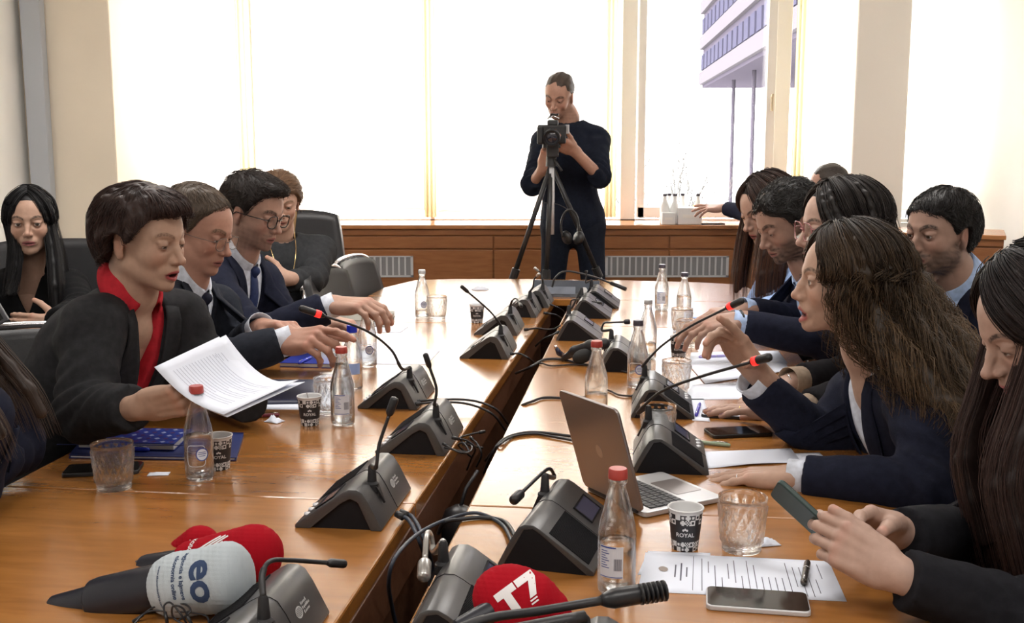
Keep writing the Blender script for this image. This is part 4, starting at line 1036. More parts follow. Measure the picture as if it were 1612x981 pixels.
def toward(P_): return P_
NAVY = dict(name='navy_suiting', col=(.012, .014, .028)); CH = dict(name='charcoal_suiting', col=(.028, .029, .032)); BLK = dict(name='black_knit', col=(.008, .008, .009))
WHITE = (.62, .66, .74)
def shirt(name='white_shirt_cotton', col=WHITE, **c): return dict(name=name, col=col, collar=c or dict(r=.066, gap=.22, h=.042, dz=.020), nr=.056)
RB_, LB_ = LT*1.0, -LT*1.0         # chest directions: left row faces right (+LT), right row faces left
sweepback = lambda P_: np.stack([-1.0+0*P_[:, 0], P_[:, 1]*5, -.5+0*P_[:, 0]], 1)
forward_ = lambda P_: np.stack([.9+0*P_[:, 0], P_[:, 1]*5, -.4+0*P_[:, 0]], 1)
PEOPLE = []
# --- woman speaking, left
hd = P(226, 376, 2.47)
q = mk('woman with short brown hair in red shirt reading from held papers', hd, (math.cos(.34), -math.sin(.34), -.14), RB_+V3(0, -.12, 0),
  fem=1, skin=(.47, .30, .215), hair=(.035, .016, .012), brow=(.16, .09, .06), lip=(.34, .065, .065), mouth=.005, eyes=.16, full=.6, gaze=(0, .5), neck=.054,
  hairkind='short', hs=.95, hthick=(.018, .024, .014), len=.060, nstr=3800, srad=.0008, cover=1, nape=.02, hairline=.004, seed=11, clump=.45, lift=.12, mess=.15, tousle=.004,
  comb=lambda P_: np.stack([np.where(P_[:, 0] > .02, .8, -.2)+0*P_[:, 0], P_[:, 1]*7, -.9+0*P_[:, 0]], 1), cap=[((-.055, 0, -.012), (.062, .088, .070), .03), ((.035, 0, .085), (.072, .068, .040), .02)],
  neckb=P(205, 468, 2.50), pelvis=tb(-1.52, 2.36, .56), sh=[P(285, 495, 2.63), P(150, 508, 2.36)],
  el=[P(330, 600, 2.62), P(133, 650, 2.24)], wr=[P(400, 640, 2.45), P(214, 642, 2.14)], sleeve=.93, wide=1.06, bust=1, arm=1.1,
  shirt=dict(name='red_shirt_cotton', col=(.42, .02, .03), v=(.17, .045, .058), collar=dict(r=.060, h=.040, tip=.075, gap=.55, flare=.022, dz=.028)),
  jacket=dict(name='dark_grey_wool', col=(.024, .024, .026), v=(.36, .06, .066), lapel=.055, amp=.003),
  chest=[(.045, 0, -.085, .046, .07, .07)], hres=.0024)
q['hands'] = [dict(wrist=P(226, 640, 2.13), fdir=P(300, 626, 2.10)-P(226, 640, 2.13), back=(-.1, -.9, -.35), m=-1, curls=[(.7, .6, .4), (.8, .7, .4), (.9, .8, .4), (.9, .9, .4)], thumb=(-.05, .25, .15), size=.93, elbow=P(133, 650, 2.24))]
q['hands'][0]['m'] = -1
PEOPLE.append(q)
# --- man with thin glasses
hd = P(312, 360, 2.95)
q = mk('brown haired man in thin glasses and dark grey suit looking down at papers', hd, (1, -.30, -.36), RB_+V3(0, -.1, 0),
  skin=(.46, .25, .18), hair=(.085, .058, .038), brow=(.12, .08, .05), lip=(.36, .14, .12), eyes=.2, full=1., jaw=1.05, gaze=(0, .5),
  hairkind='short', hthick=(.008, .009, .008), len=.032, nstr=3200, srad=.0008, hairline=.030, seed=5, comb=lambda P_: np.stack([np.where(P_[:, 2] > .07, .6, -.3), P_[:, 1]*4, -.7+0*P_[:, 0]], 1), lift=.2,
  neckb=P(292, 440, 2.97), pelvis=tb(-1.55, 2.90, .56), sh=[P(345, 480, 3.13), P(262, 488, 2.80)], el=[P(370, 560, 3.05), P(335, 575, 2.66)], wr=[P(405, 520, 2.93), P(440, 541, 2.70)],
  shirt=shirt(), shirtarms=False, jacket=dict(name='dark_grey_suiting', col=(.020, .023, .032), v=(.36, .075, .070), lapel=.055, tie=('dark_patterned_tie', (.02, .022, .04)), col2=1), cuff=dict(name='white_shirt_cotton', col=WHITE, len=.035, r=.037))
q['hands'] = [dict(wrist=P(455, 538, 2.70), fdir=P(528, 530, 2.60)-P(455, 538, 2.70), back=(-.1, -.55, .8), m=1, curls=[(.25, .3, .2), (.75, .8, .4), (.85, .9, .5), (.9, .9, .5)], thumb=(.15, .5, .1), elbow=P(335, 575, 2.66), size=1.08),
  dict(wrist=P(418, 516, 2.92), fdir=P(488, 512, 2.80)-P(418, 516, 2.92), back=(-.1, .2, 1), m=-1, curls=REL, thumb=(.2, .3, .2), elbow=P(370, 560, 3.05), size=1.05)]
PEOPLE.append(q); MAN_D = q
# --- man with dark rimmed glasses
hd = P(400, 332, 3.42)
q = mk('bearded man in dark rimmed glasses and navy suit leaning over a leather planner', hd, (1, -.42, -.34), RB_+V3(0, -.2, 0),
  skin=(.45, .27, .20), hair=(.022, .014, .011), brow=(.03, .02, .015), lip=(.33, .13, .11), beard=.6, eyes=.25, gaze=(0, .5), beardc=(.10, .06, .045),
  hairkind='short', hairline=.008, hthick=(.010, .008, .010), len=.042, nstr=3400, srad=.0008, seed=6, comb=lambda P_: np.stack([np.where(P_[:, 2] > .07, .7, -.4), P_[:, 1]*3, np.where(P_[:, 0] > .04, .3, -.8)], 1), lift=.45, clump=.4,
  cap=[((.04, 0, .092), (.06, .055, .028), .02)],
  neckb=P(374, 402, 3.45), pelvis=tb(-1.58, 3.40, .56), sh=[P(415, 440, 3.60), P(338, 450, 3.30)], el=[P(450, 520, 3.50), P(400, 535, 3.12)], wr=[P(500, 505, 3.40), P(512, 486, 3.15)],
  shirt=shirt(), jacket=dict(v=(.36, .075, .070), lapel=.055, tie=('blue_tie', (.03, .045, .12)), col2=1, **NAVY), cuff=dict(name='white_shirt_cotton', col=WHITE, len=.035, r=.037), arm=1.1)
q['hands'] = [dict(wrist=P(530, 480, 3.15), fdir=P(600, 482, 3.08)-P(530, 480, 3.15), back=(0, -.2, 1), m=1, curls=[(.4, .6, .4), (.5, .7, .4), (.55, .7, .4), (.6, .7, .4)], thumb=(.2, .55, .2), elbow=P(400, 535, 3.12), size=1.1),
  dict(wrist=P(512, 505, 3.38), fdir=(1, -.5, -.1), back=(0, 0, 1), m=-1, curls=REL, elbow=P(450, 520, 3.5))]
PEOPLE.append(q); MAN_E = q
# --- person in grey sweater in the leather chair
hd = P(441, 318, 4.55)
q = mk('person in dark grey sweater sitting in the high leather chair', hd, (.25, -1, -.25), (.35, -1, 0), fem=1,
  skin=(.50, .31, .23), hair=(.16, .09, .05), brow=(.15, .09, .05), hres=.0035, jres=.009, eyes=.4, gaze=(0, .4),
  hairkind='short', hthick=(.016, .018, .020), len=.05, nstr=1600, srad=.0012, cover=1, seed=8, comb=sweepback,
  el=[P(492, 440, 4.45), None], wr=[P(448, 442, 4.30), P(420, 450, 4.3)], pelvis=P(452, 500, 4.72)*V3(1, 1, 0)+V3(0, 0, .56), sleeve=.8,
  jacket=dict(name='dark_grey_knit', col=(.035, .037, .040), nr=.066, part='sweater', amp=.003))
q['hands'] = [dict(wrist=P(449, 438, 4.30), fdir=(-1, 0, .1), back=(0, -1, .3), m=-1, curls=REL, elbow=P(492, 440, 4.45), h=.004)]
PEOPLE.append(q); PERS_F = q
# --- woman in black, far left
hd = P(48, 350, 3.85)
q = mk('young woman with straight black hair in black clothes facing the viewer', hd, (.30, -1, -.02), (.35, -1, 0), fem=1,
  skin=(.47, .29, .21), hair=(.008, .007, .008), brow=(.02, .015, .012), lip=(.36, .12, .12), eyes=.75, gaze=(.1, 0), hres=.0028,
  hairkind='long', azs=[54, 66, 80, 98, 116, 134, 152, 170, 190, 208, 226, 244, 262, 280, 294, 306], nper=150, seed=2, hthick=(.006, .007, .010), partx=(.06, -.06), leave=-.5, r0=.008, wave=.0, srad=.0012,
  neckb=P(42, 428, 3.90), pelvis=P(20, 560, 4.0)*V3(1, 1, 0)+V3(0, 0, .56), sw=.155,
  el=[P(128, 490, 3.75), P(-40, 500, 3.7)], wr=[P(90, 505, 3.55), P(0, 520, 3.5)],
  jacket=dict(name='black_knit', col=BLK['col'], v=(.13, .05, .066), part='top', amp=.002), chest=[(.03, 0, -.06, .05, .09, .08)])
def fallA(az):
    a = math.radians(az); o = []
    side = math.sin(a)
    if math.cos(a) > -.2: return [(side*.0+.02, -.02, -.09), (.03+.015*side, -.07, -.22), (.03+.02*side, -.075, -.36 if side > 0 else -.22)], .022
    return [(.01, .02, -.10), (.02, .03, -.20), (.03, .02, -.30)], .028
q['fall'] = fallA
q['hands'] = [dict(wrist=P(94, 515, 3.60), fdir=(-.7, -.2, .1), back=(.3, -1, .2), m=-1, curls=REL, h=.0035)]
PEOPLE.append(q)
# --- person cut by the left edge
hd = P(-120, 470, 1.80)
q = mk('person with long brown hair in dark suit cut off by the left edge', hd, (1, .1, -.2), RB_, fem=1, skin=(.48, .30, .22), hair=(.05, .028, .018), lip=(.4, .1, .1),
  hairkind='long', azs=[70, 100, 130, 160, 190, 220, 250, 280], nper=90, seed=3, leave=-.4, hres=.0035, jres=.009,
  neckb=P(-130, 600, 1.84), pelvis=tb(-1.52, 1.70, .56), el=[P(20, 700, 2.05), P(-60, 760, 1.80)], wr=[P(-30, 735, 1.90), P(-160, 800, 1.7)], sh=[P(0, 615, 2.04), P(-40, 650, 1.78)],
  shirt=shirt(), jacket=dict(v=(.3, .075, .070), lapel=.05, **NAVY))
q['fall'] = lambda az: ([(.07, 0, -.1), (.13, -.01, -.17), (.16, -.01, -.25)], .022)
PEOPLE.append(q)
# --- curly haired woman
hd = P(1333, 443, 2.24)
q = mk('woman with very long curly brown hair in navy blazer raising one hand', hd, (-1, .10, .03), LB_, fem=1,
  skin=(.50, .32, .235), hair=(.020, .012, .008), tip=(.120, .072, .036), brow=(.08, .05, .035), lip=(.40, .12, .11), mouth=.013, eyes=.65, nose=.80, hres=.0023,
  hairkind='long', azs=list(range(64, 300, 12)), nper=240, seed=7, hthick=(.014, .018, .010), partx=(.080, -.03), leave=-.30, r0=.008, wave=.022, wfreq=5.0, locks=10, srad=.00082, hairline=-.004, vol=.02,
  neckb=P(1378, 578, 2.26), pelvis=tb(.92, 2.02, .56), sh=[P(1448, 640, 2.06), P(1345, 618, 2.40)], el=[P(1470, 768, 1.93), P(1300, 700, 2.36)], wr=[P(1262, 752, 2.03), P(1190, 606, 2.30)], sleeve=.97, bust=1, arm=1.02, wide=.96, sw=.15,
  shirt=dict(name='white_shirt_cotton', col=WHITE, v=(.10, .04, .052), collar=dict(r=.056, h=.032, tip=.07, gap=.5, flare=.014, dz=.012)), jacket=dict(v=(.34, .06, .064), lapel=.045, amp=.0028, **NAVY),
  cuff=dict(name='white_shirt_cotton', col=WHITE, len=.032, r=.034), chest=[(.035, 0, -.07, .05, .08, .08)])
def fallG(az):
    a = math.radians(az); s = math.sin(a); b = (1-math.cos(a))/2; near = s > 0     # her left side is towards the camera
    if near: X = [(.02, .06), (.07, .11), (.12, .14), (.15, .15), (.165, .14)]; yy = (-.03, -.10, -.16, -.175, -.175); Z = (-.08, -.15, -.22, -.30, -.37)
    else: X = [(.02, .08), (.08, .15), (.16, .18), (.20, .19)]; yy = (.02, .02, .0, -.02); Z = (-.09, -.19, -.29, -.36)
    return [(f*(1-b)+k*b, y*abs(s), z) for (f, k), z, y in zip(X, Z, yy)], .040
q['fall'] = fallG
q['hands'] = [dict(wrist=P(1250, 750, 2.035), fdir=P(1100, 752, 2.10)-P(1250, 750, 2.035), back=(0, .05, 1), m=1, curls=FLAT, splay=.06, thumb=(.15, .2, .1), elbow=P(1470, 768, 1.93), size=1.0),
  dict(wrist=P(1184, 576, 2.28), fdir=P(1128, 500, 2.22)-P(1184, 576, 2.28), back=(.6, .5, .6), m=-1, curls=[(.10, .14, .10), (.45, .6, .4), (.7, .7, .5), (.8, .8, .5)], thumb=(.30, .55, .1), elbow=P(1300, 700, 2.36))]
q['hands'][0]['m'] = -1; q['hands'][1]['m'] = 1
PEOPLE.append(q)
# --- woman with square glasses behind her
hd = P(1322, 358, 2.74)
q = mk('woman in square pink rimmed glasses sitting behind the curly haired woman', hd, (-1, -.10, -.05), LB_, fem=1,
  skin=(.50, .33, .26), hair=(.018, .012, .010), brow=(.06, .04, .03), lip=(.42, .14, .14), eyes=.6, hres=.0028,
  hairkind='long', azs=list(range(60, 302, 13)), nper=110, seed=9, hthick=(.008, .010, .008), partx=(.078, -.06), leave=-.35, r0=.010, wave=.002, wfreq=2, srad=.0011,
  neckb=P(1345, 462, 2.76), pelvis=tb(.98, 2.62, .56), sw=.15, el=[P(1380, 610, 2.55), P(1350, 590, 2.86)], wr=[P(1262, 648, 2.44), P(1250, 600, 2.74)], sleeve=.88,
  jacket=dict(name='black_cardigan_knit', col=(.012, .011, .013), v=(.3, .06, .064), part='cardigan'), shirt=dict(name='beige_blouse', col=(.35, .27, .20), v=(.08, .03, .052)), chest=[(.03, 0, -.06, .05, .08, .08)],
  cuff=dict(name='beige_blouse', col=(.35, .27, .20), len=.05, r=.037))
q['fall'] = lambda az: ([(.03, 0, -.10), (.05, -.01, -.22), (.06, -.02, -.34)], .026)
q['hands'] = [dict(wrist=P(1240, 650, 2.44), fdir=P(1110, 640, 2.50)-P(1240, 650, 2.44), back=(0, .1, 1), m=-1, curls=FLAT, splay=.08, thumb=(.2, .2, .1), elbow=P(1380, 610, 2.55), nails=(.10, .02, .03)),
  dict(wrist=P(1242, 604, 2.74), fdir=(-1, -.1, -.25), back=(0, 0, 1), m=1, curls=REL, elbow=P(1350, 590, 2.86))]
PEOPLE.append(q); WOM_H = q
# --- man looking down
hd = P(1240, 348, 3.28)
q = mk('bearded man with curly black hair in navy suit bowing his head', hd, (-1, -.28, -.50), LB_,
  skin=(.40, .245, .185), hair=(.012, .010, .009), brow=(.02, .015, .012), lip=(.3, .12, .1), beard=.85, beardc=(.03, .02, .017), eyes=.1,
  hairkind='short', hthick=(.012, .010, .012), len=.026, nstr=3200, srad=.0010, seed=12, comb=sweepback, lift=.7, mess=1.0, clump=1.0, tousle=.005,
  neckb=P(1280, 425, 3.32), pelvis=tb(.98, 3.15, .56), sh=[P(1318, 478, 3.12), P(1262, 460, 3.48)], el=[P(1340, 545, 2.98), P(1262, 510, 3.40)], wr=[P(1172, 512, 3.02), P(1180, 490, 3.32)],
  shirt=dict(name='pale_blue_shirt_cotton', col=(.40, .52, .75), nr=.056, collar=dict(r=.066, gap=.22, h=.042, dz=.020)), jacket=dict(v=(.36, .085, .070), lapel=.05, **NAVY), cuff=dict(name='pale_blue_shirt_cotton', col=(.40, .52, .75), len=.035, r=.037))
q['hands'] = [dict(wrist=P(1160, 506, 3.02), fdir=(-1, -.15, -.10), back=(0, -.3, 1), m=-1, curls=REL, thumb=(.2, .4, .2), elbow=P(1340, 545, 2.98), size=1.05),
  dict(wrist=P(1168, 491, 3.30), fdir=(-1, -.15, -.05), back=(0, 0, 1), m=1, curls=REL, elbow=P(1262, 510, 3.40), size=1.05)]
PEOPLE.append(q)
# --- woman with long straight hair, far right
hd = P(1207, 328, 3.78)
q = mk('woman with long straight dark hair in light blue blouse beside a bowing man', hd, (-1, -.45, -.45), LB_+V3(0, -.2, 0), fem=1,
  skin=(.46, .29, .22), hair=(.016, .010, .009), tip=(.10, .038, .018), brow=(.05, .03, .02), lip=(.4, .14, .14), eyes=.1, hres=.003, jres=.008,
  hairkind='long', azs=list(range(54, 308, 14)), nper=100, seed=10, hthick=(.007, .007, .010), partx=(.07, -.06), leave=-.4, r0=.008, srad=.0013,
  neckb=P(1226, 412, 3.82), pelvis=tb(.95, 3.75, .56), sw=.15, el=[P(1250, 480, 3.62), None], wr=[P(1180, 500, 3.55), None],
  jacket=dict(name='light_blue_blouse', col=(.30, .42, .68), nr=.062, part='blouse'))
q['fall'] = lambda az: ([(-.02, -.02, -.10), (-.04, -.05, -.22), (-.045, -.06, -.33)] if math.sin(math.radians(az)) > .2 or math.cos(math.radians(az)) > 0 else [(.0, 0, -.1), (.01, 0, -.22), (.01, 0, -.34)], .020)
PEOPLE.append(q)
# --- man in the second row, right
hd = P(1480, 366, 2.92)
q = mk('bearded man in navy suit smiling in the second row by the wall cabinet', hd, (-.86, -.46, -.06), (-.86, -.4, 0),
  skin=(.44, .27, .205), hair=(.014, .011, .010), brow=(.02, .015, .012), lip=(.33, .14, .12), beard=.8, beardc=(.035, .024, .02), eyes=.5, gaze=(0, .2),
  hairkind='short', hthick=(.010, .009, .010), len=.035, nstr=3400, srad=.0009, seed=14, comb=lambda P_: np.stack([np.where(P_[:, 2] > .07, .8, -.3), P_[:, 1]*4, -.6+0*P_[:, 0]], 1), lift=.35, clump=.5,
  neckb=P(1502, 448, 2.98), pelvis=P(1545, 600, 3.1)*V3(1, 1, 0)+V3(0, 0, .56), 
  shirt=dict(name='pale_blue_shirt_cotton', col=(.40, .52, .75), nr=.056, collar=dict(r=.066, gap=.22, h=.042, dz=.020)), jacket=dict(v=(.36, .08, .070), lapel=.05, col2=1, **NAVY))
PEOPLE.append(q)
# --- woman with phone, near right
hd = P(1645, 512, 1.62)
q = mk('woman with long black hair in black jacket holding a phone in both hands', hd, (-.92, -.02, -.42), LB_, fem=1,
  skin=(.47, .31, .245), hair=(.009, .008, .009), tip=(.055, .028, .022), brow=(.03, .02, .02), lip=(.40, .13, .14), eyes=.08, hres=.0024, nose=1.1,
  hairkind='long', azs=list(range(52, 310, 11)), nper=200, seed=15, hthick=(.008, .010, .010), partx=(.078, -.05), part=-.02, leave=-.35, r0=.010, srad=.0008, wave=.003, wfreq=2.,
  neckb=P(1700, 665, 1.68), pelvis=tb(.92, 1.45, .56), sh=[P(1795, 740, 1.50), P(1640, 735, 1.83)], el=[P(1660, 985, 1.42), P(1555, 845, 1.78)], wr=[P(1412, 908, 1.42), P(1412, 842, 1.60)], sleeve=.95, arm=.98, sw=.15,
  jacket=dict(name='black_suiting', col=(.011, .011, .014), v=(.3, .06, .064), lapel=.045, amp=.0028), chest=[(.03, 0, -.06, .05, .08, .08)])
q['fall'] = lambda az: ([(-.02, -.0, -.10), (-.05, -.01, -.20), (-.03, -.03, -.30), (.0, -.04, -.40)] if math.cos(math.radians(az)) > -.3 else [(.0, 0, -.1), (.02, 0, -.25), (.02, 0, -.4)], .024)
q['hands'] = [dict(size=.86, wrist=P(1402, 898, 1.43), fdir=P(1310, 850, 1.47)-P(1402, 898, 1.43), back=(.30, -.9, .05), m=-1, curls=[(.45, .65, .4), (.55, .7, .4), (.6, .75, .4), (.65, .8, .4)], thumb=(-.08, .0, .12), elbow=P(1660, 985, 1.42)),
  dict(wrist=P(1398, 836, 1.60), fdir=P(1300, 815, 1.50)-P(1398, 836, 1.60), back=(.2, .9, .3), m=1, curls=[(.3, .4, .2), (.35, .4, .2), (.4, .45, .2), (.45, .5, .2)], thumb=(-.1, .3, .2), elbow=P(1555, 845, 1.78))]
PEOPLE.append(q)
# --- man at the window
hd = P(1303, 292, 6.05)
q = mk('man with cropped greying hair stretching one arm over the windowsill', hd, (-1, .1, -.2), (-.8, .3, 0), skin=(.45, .26, .2), hair=(.07, .055, .045), hairline=.02, hres=.004, jres=.01,
  hairkind='short', hthick=(.005, .004, .006), len=.012, nstr=900, srad=.0014, comb=sweepback, el=[P(1290, 400, 5.9), P(1215, 345, 6.30)], wr=[None, P(1142, 328, 6.52)],
  jacket=dict(name='navy_wool_jumper', col=(.02, .024, .045), nr=.07, part='jumper'))
q['hands'] = [dict(wrist=P(1138, 327, 6.53), fdir=(-1, .3, -.05), back=(0, -.4, 1), m=-1, curls=[(.0, .15, .1), (.15, .2, .1), (.3, .3, .2), (.4, .3, .2)], splay=.3, thumb=(.5, .4, .1), elbow=P(1215, 345, 6.3), h=.0035)]
PEOPLE.append(q)
# --- cameraman
hd = P(880, 150, 5.92)
pel = P(902, 352, 6.00)
q = mk('standing man in dark navy sweater looking down at his camera on a tripod', hd, (-.42, -1, -.50), (-.12, -1, 0),
  skin=(.46, .26, .19), hair=(.06, .04, .03), brow=(.06, .035, .025), lip=(.4, .18, .15), beard=.55, beardc=(.14, .08, .055), eyes=.15, hres=.003, hup=(.12, 0, 1),
  hairkind='short', hthick=(.004, .003, .005), len=.010, nstr=2200, srad=.0010, comb=forward_, hairline=.004,
  neckb=P(895, 189, 5.98), pelvis=pel, sh=[P(940, 216, 5.95), P(856, 218, 6.00)], el=[P(944, 278, 5.78), P(838, 290, 5.82)], wr=[P(901, 236, 5.66), P(856, 258, 5.68)], sleeve=.22, arm=1.02, wide=.95,
  jacket=dict(name='dark_navy_sweater', col=(.009, .012, .022), nr=.074, part='sweater', amp=.0035), trousers=(.010, .013, .022),
  knee=[pel+V3(.12, -.06, -.43), pel+V3(-.12, -.06, -.43)])
q['foot'] = [V3(*(pel[:2]+np.array((.14, -.02))), 0), V3(*(pel[:2]+np.array((-.14, -.02))), 0)]
q['hands'] = [dict(wrist=P(900, 235, 5.66), fdir=P(872, 222, 5.54)-P(900, 235, 5.66), back=(.2, -.75, -.7), m=-1, curls=[(.5, .5, .3), (.6, .6, .3), (.7, .6, .3), (.7, .6, .3)], thumb=(.1, .2, .2), elbow=P(944, 278, 5.78), size=1.1, h=.003),
  dict(wrist=P(856, 262, 5.68), fdir=P(862, 243, 5.62)-P(856, 262, 5.68), back=(-.4, -1, 0), m=1, curls=[(.8, .9, .5)]*4, thumb=(.2, .7, .4), elbow=P(838, 290, 5.82), size=1.05, h=.003)]
PEOPLE.append(q); CAMMAN = q
for q in PEOPLE: person(q)
glasses(MAN_D, pbr('thin_metal_rim', (.14, .12, .11), .3, .6), full=True, thick=.0010, dz=-.008)
glasses(MAN_E, pbr('black_acetate', (.012, .01, .01), .25), full=True, thick=.0018, w=.026, hgt=.021)
glasses(WOM_H, pbr('pink_rim', (.35, .14, .14), .25), full=True, thick=.0016, w=.028, hgt=.024)
# ------------------------------------------------------------------ things on the table
TZ = .7502
GL = pbr('bottle_glass', (.97, .99, .99), .0, trans=1., ior=1.45)
def half_clear(m, f):
    nt = m.node_tree; b = nt.nodes['Principled BSDF']; t = nt.nodes.new('ShaderNodeBsdfTransparent'); x = nt.nodes.new('ShaderNodeMixShader'); x.inputs[0].default_value = f
    nt.links.new(b.outputs[0], x.inputs[1]); nt.links.new(t.outputs[0], x.inputs[2]); nt.links.new(x.outputs[0], nt.nodes['Material Output'].inputs[0]); return m
half_clear(GL, .28); WATER = pbr('water', (.97, .99, 1.), .0, trans=1., ior=1.33)
CAPR = pbr('cap_red', (.40, .05, .04), .35); CAPS = pbr('cap_silver', (.6, .6, .6), .3, .6); CAPB = pbr('cap_blue', (.01, .03, .45), .35); CAPD = pbr('cap_dark', (.08, .07, .09), .4, .3)
LABW = pbr('label_white', (.68, .72, .80), .5); LABB = pbr('label_blue', (.03, .06, .30), .5); PAPER = pbr('paper', (.76, .80, .90), .7, noise=(6, .015)); INK = pbr('printed_ink', (.10, .10, .14), .7)
PRINTF = pbr('faint_print', (.42, .45, .55), .7)
def on_cyl(poly_pts, r, a0):
    """flat (s, z) points wrapped on a cylinder of radius r around azimuth a0"""
    return [(r*math.cos(a0+s/r), r*math.sin(a0+s/r), z) for s, z in poly_pts]
def wrap_rect(M, s0, s1, z0, z1, r, a0, rf=None):
    n = max(2, int((s1-s0)/.003)); v = []
    for z in (z0, z1):
        rr = r if rf is None else rf(z)
        for i in range(n+1): v += on_cyl([(s0+(s1-s0)*i/n, z)], rr, a0)
    M.add(v, [(i, i+1, n+2+i, n+1+i) for i in range(n)])
def bottle(px, py, label, cap=CAPR, fill=.07, face=0., kind='front', h=.188, blue_plastic=False, dy=0.):
    loc = at(px, py, TZ); r = root('water_bottle', loc, label, 'bottle', 'small water bottles on the table')
    R_ = .0285; k = h/.188
    prof = [(.0, .0), (.024, .0), (.0275, .004), (R_, .012), (R_, .092*k), (.0268, .104*k), (.0165, .146*k), (.0125, .158*k), (.0118, .166*k), (.0140, .168*k), (.0140, .171*k), (.0118, .173*k), (.0118, h-.004)]
    inn = [(max(0, a-.0017), b) for a, b in prof[3:]][::-1]+[(.022, .006), (.0, .005)]
    MB().lathe(prof+[(.0105, h-.004)]+inn, 40).build('glass_body', GL, r, True)
    if fill > 0:
        def rad(z): return float(np.interp(z, [b for _, b in prof[1:]], [a for a, _ in prof[1:]]))-.0021
        zs = np.linspace(.0065, fill, 8); MB().lathe([(0, .0062)]+[(rad(z) if z > .009 else .021, z) for z in zs]+[(0, fill)], 36).build('water', WATER, r, True)
    MB().lathe([(0, h+.001), (.0128, h+.001), (.0140, h-.001), (.0146, h-.012), (.0142, h-.014), (.0125, h-.014)], 28).build('cap', cap, r, auto=.5)
    a0 = math.atan2(-loc[1], -loc[0])+face; rl = R_+.0003
    if kind == 'front':
        M = MB(); n = 40; o = []; i_ = []
        for t in np.linspace(0, 2*math.pi, n+1)[:-1]:
            c, s = math.cos(t), math.sin(t); sx = math.copysign(abs(c)**.4, c)*.019; sz = math.copysign(abs(s)**.4, s)*.022
            o.append((sx-.006, .052+sz)); i_.append((sx*.94-.006, .052+sz*.95))
        M.add(on_cyl(o, rl, a0)+on_cyl(i_, rl, a0), [(q, (q+1) % n, n+(q+1) % n, n+q) for q in range(n)]); fr = M.build('label_outline', LABW, r)
        M = MB(); c_ = [(.006+.0125*math.cos(t), .055+.0135*math.sin(t)) for t in np.linspace(0, 2*math.pi, 33)[:-1]]; d_ = [(.006+.0105*math.cos(t), .055+.0113*math.sin(t)) for t in np.linspace(0, 2*math.pi, 33)[:-1]]
        M.add(on_cyl(c_, rl+.0002, a0)+on_cyl(d_, rl+.0002, a0), [(q, (q+1) % 32, 32+(q+1) % 32, 32+q) for q in range(32)]); 
        for zz, w_ in ((.059, .007), (.0555, .008), (.0515, .006)): wrap_rect(M, .006-w_, .006+w_, zz, zz+.0012, rl+.0004, a0)
        M.build('label_emblem', LABB, r); M = MB(); M.add(on_cyl([(.006, .055)]+d_, rl+.0001, a0), [(0, 1+q, 1+(q+1) % 32) for q in range(32)]); M.build('label_disc', LABW, r)
    elif kind == 'back':
        M = MB(); wrap_rect(M, -.021, .017, .030, .078, rl, a0); lb = M.build('label', LABW, r)
        M = MB(); 
        for q in range(8): wrap_rect(M, -.018, -.004-(q % 3)*.003, .045+q*.0036, .0462+q*.0036, rl+.0002, a0)
        wrap_rect(M, -.020, .006, .0755, .0775, rl+.0002, a0); wrap_rect(M, -.020, .016, .0310, .0322, rl+.0002, a0); M.build('label_print', LABB, lb)
        M = MB(); 
        for q in range(9): wrap_rect(M, .0035+q*.0013, .0042+q*.0013, .042, .060, rl+.0002, a0)
        M.build('barcode', INK, lb)
    return r
bottle(970, 930, 'glass water bottle with red cap, a third full, standing before the open laptop', fill=.078, kind='back', face=-.25)
bottle(315, 752, 'half full glass water bottle with red cap and round blue emblem beside the blue folder', fill=.088, face=.0)
bottle(540, 668, 'full glass water bottle with white cap behind the paper cup with a stirrer', fill=.150, kind='back', cap=CAPR)
bottle(579, 577, 'half full glass water bottle behind the one with a blue cap', fill=.05, cap=CAPS)
bottle(665, 500, 'glass water bottle beside a tumbler near the far left corner of the table', fill=.03, cap=CAPS)
bottle(938, 655, 'nearly empty red capped glass water bottle just behind the laptop lid', fill=.055, kind='none')
bottle(1003, 610, 'glass water bottle with grey screw cap next to the red lit microphone on the right', fill=.04, cap=CAPD)
bottle(1019, 565, 'glass water bottle half hidden behind the one with a grey screw cap', fill=.05, cap=CAPS, kind='none')
bottle(1041, 488, 'leftmost glass water bottle of the far pair before the man bowing his head', fill=.06, cap=CAPD, kind='back')
bottle(1076, 506, 'glass water bottle standing at the hands of the man bowing his head', fill=.10, cap=CAPD, kind='none')
# plastic bottle with the blue cap
r = root('water_bottle', at(556, 612, TZ), 'slim plastic water bottle with bright blue cap behind the red lit microphone', 'bottle', 'small water bottles on the table')
MB().lathe([(0, 0), (.024, 0), (.027, .006), (.0262, .02), (.0275, .03), (.0262, .045), (.0275, .06), (.0268, .095), (.0235, .12), (.0125, .150), (.0125, .160), (.0115, .160), (.0115, .150), (.022, .12), (.025, .095), (.025, .01), (0, .004)], 36).build('plastic_body', GL, r, True)
MB().lathe([(0, .178), (.013, .178), (.0142, .176), (.0142, .158), (.0118, .158)], 28).build('cap', CAPB, r, auto=.5)
M = MB(); wrap_rect(M, -.02, .02, .045, .075, .0281, math.atan2(-1, .2)); M.build('label', pbr('label_pale_blue', (.35, .45, .75), .5), r)

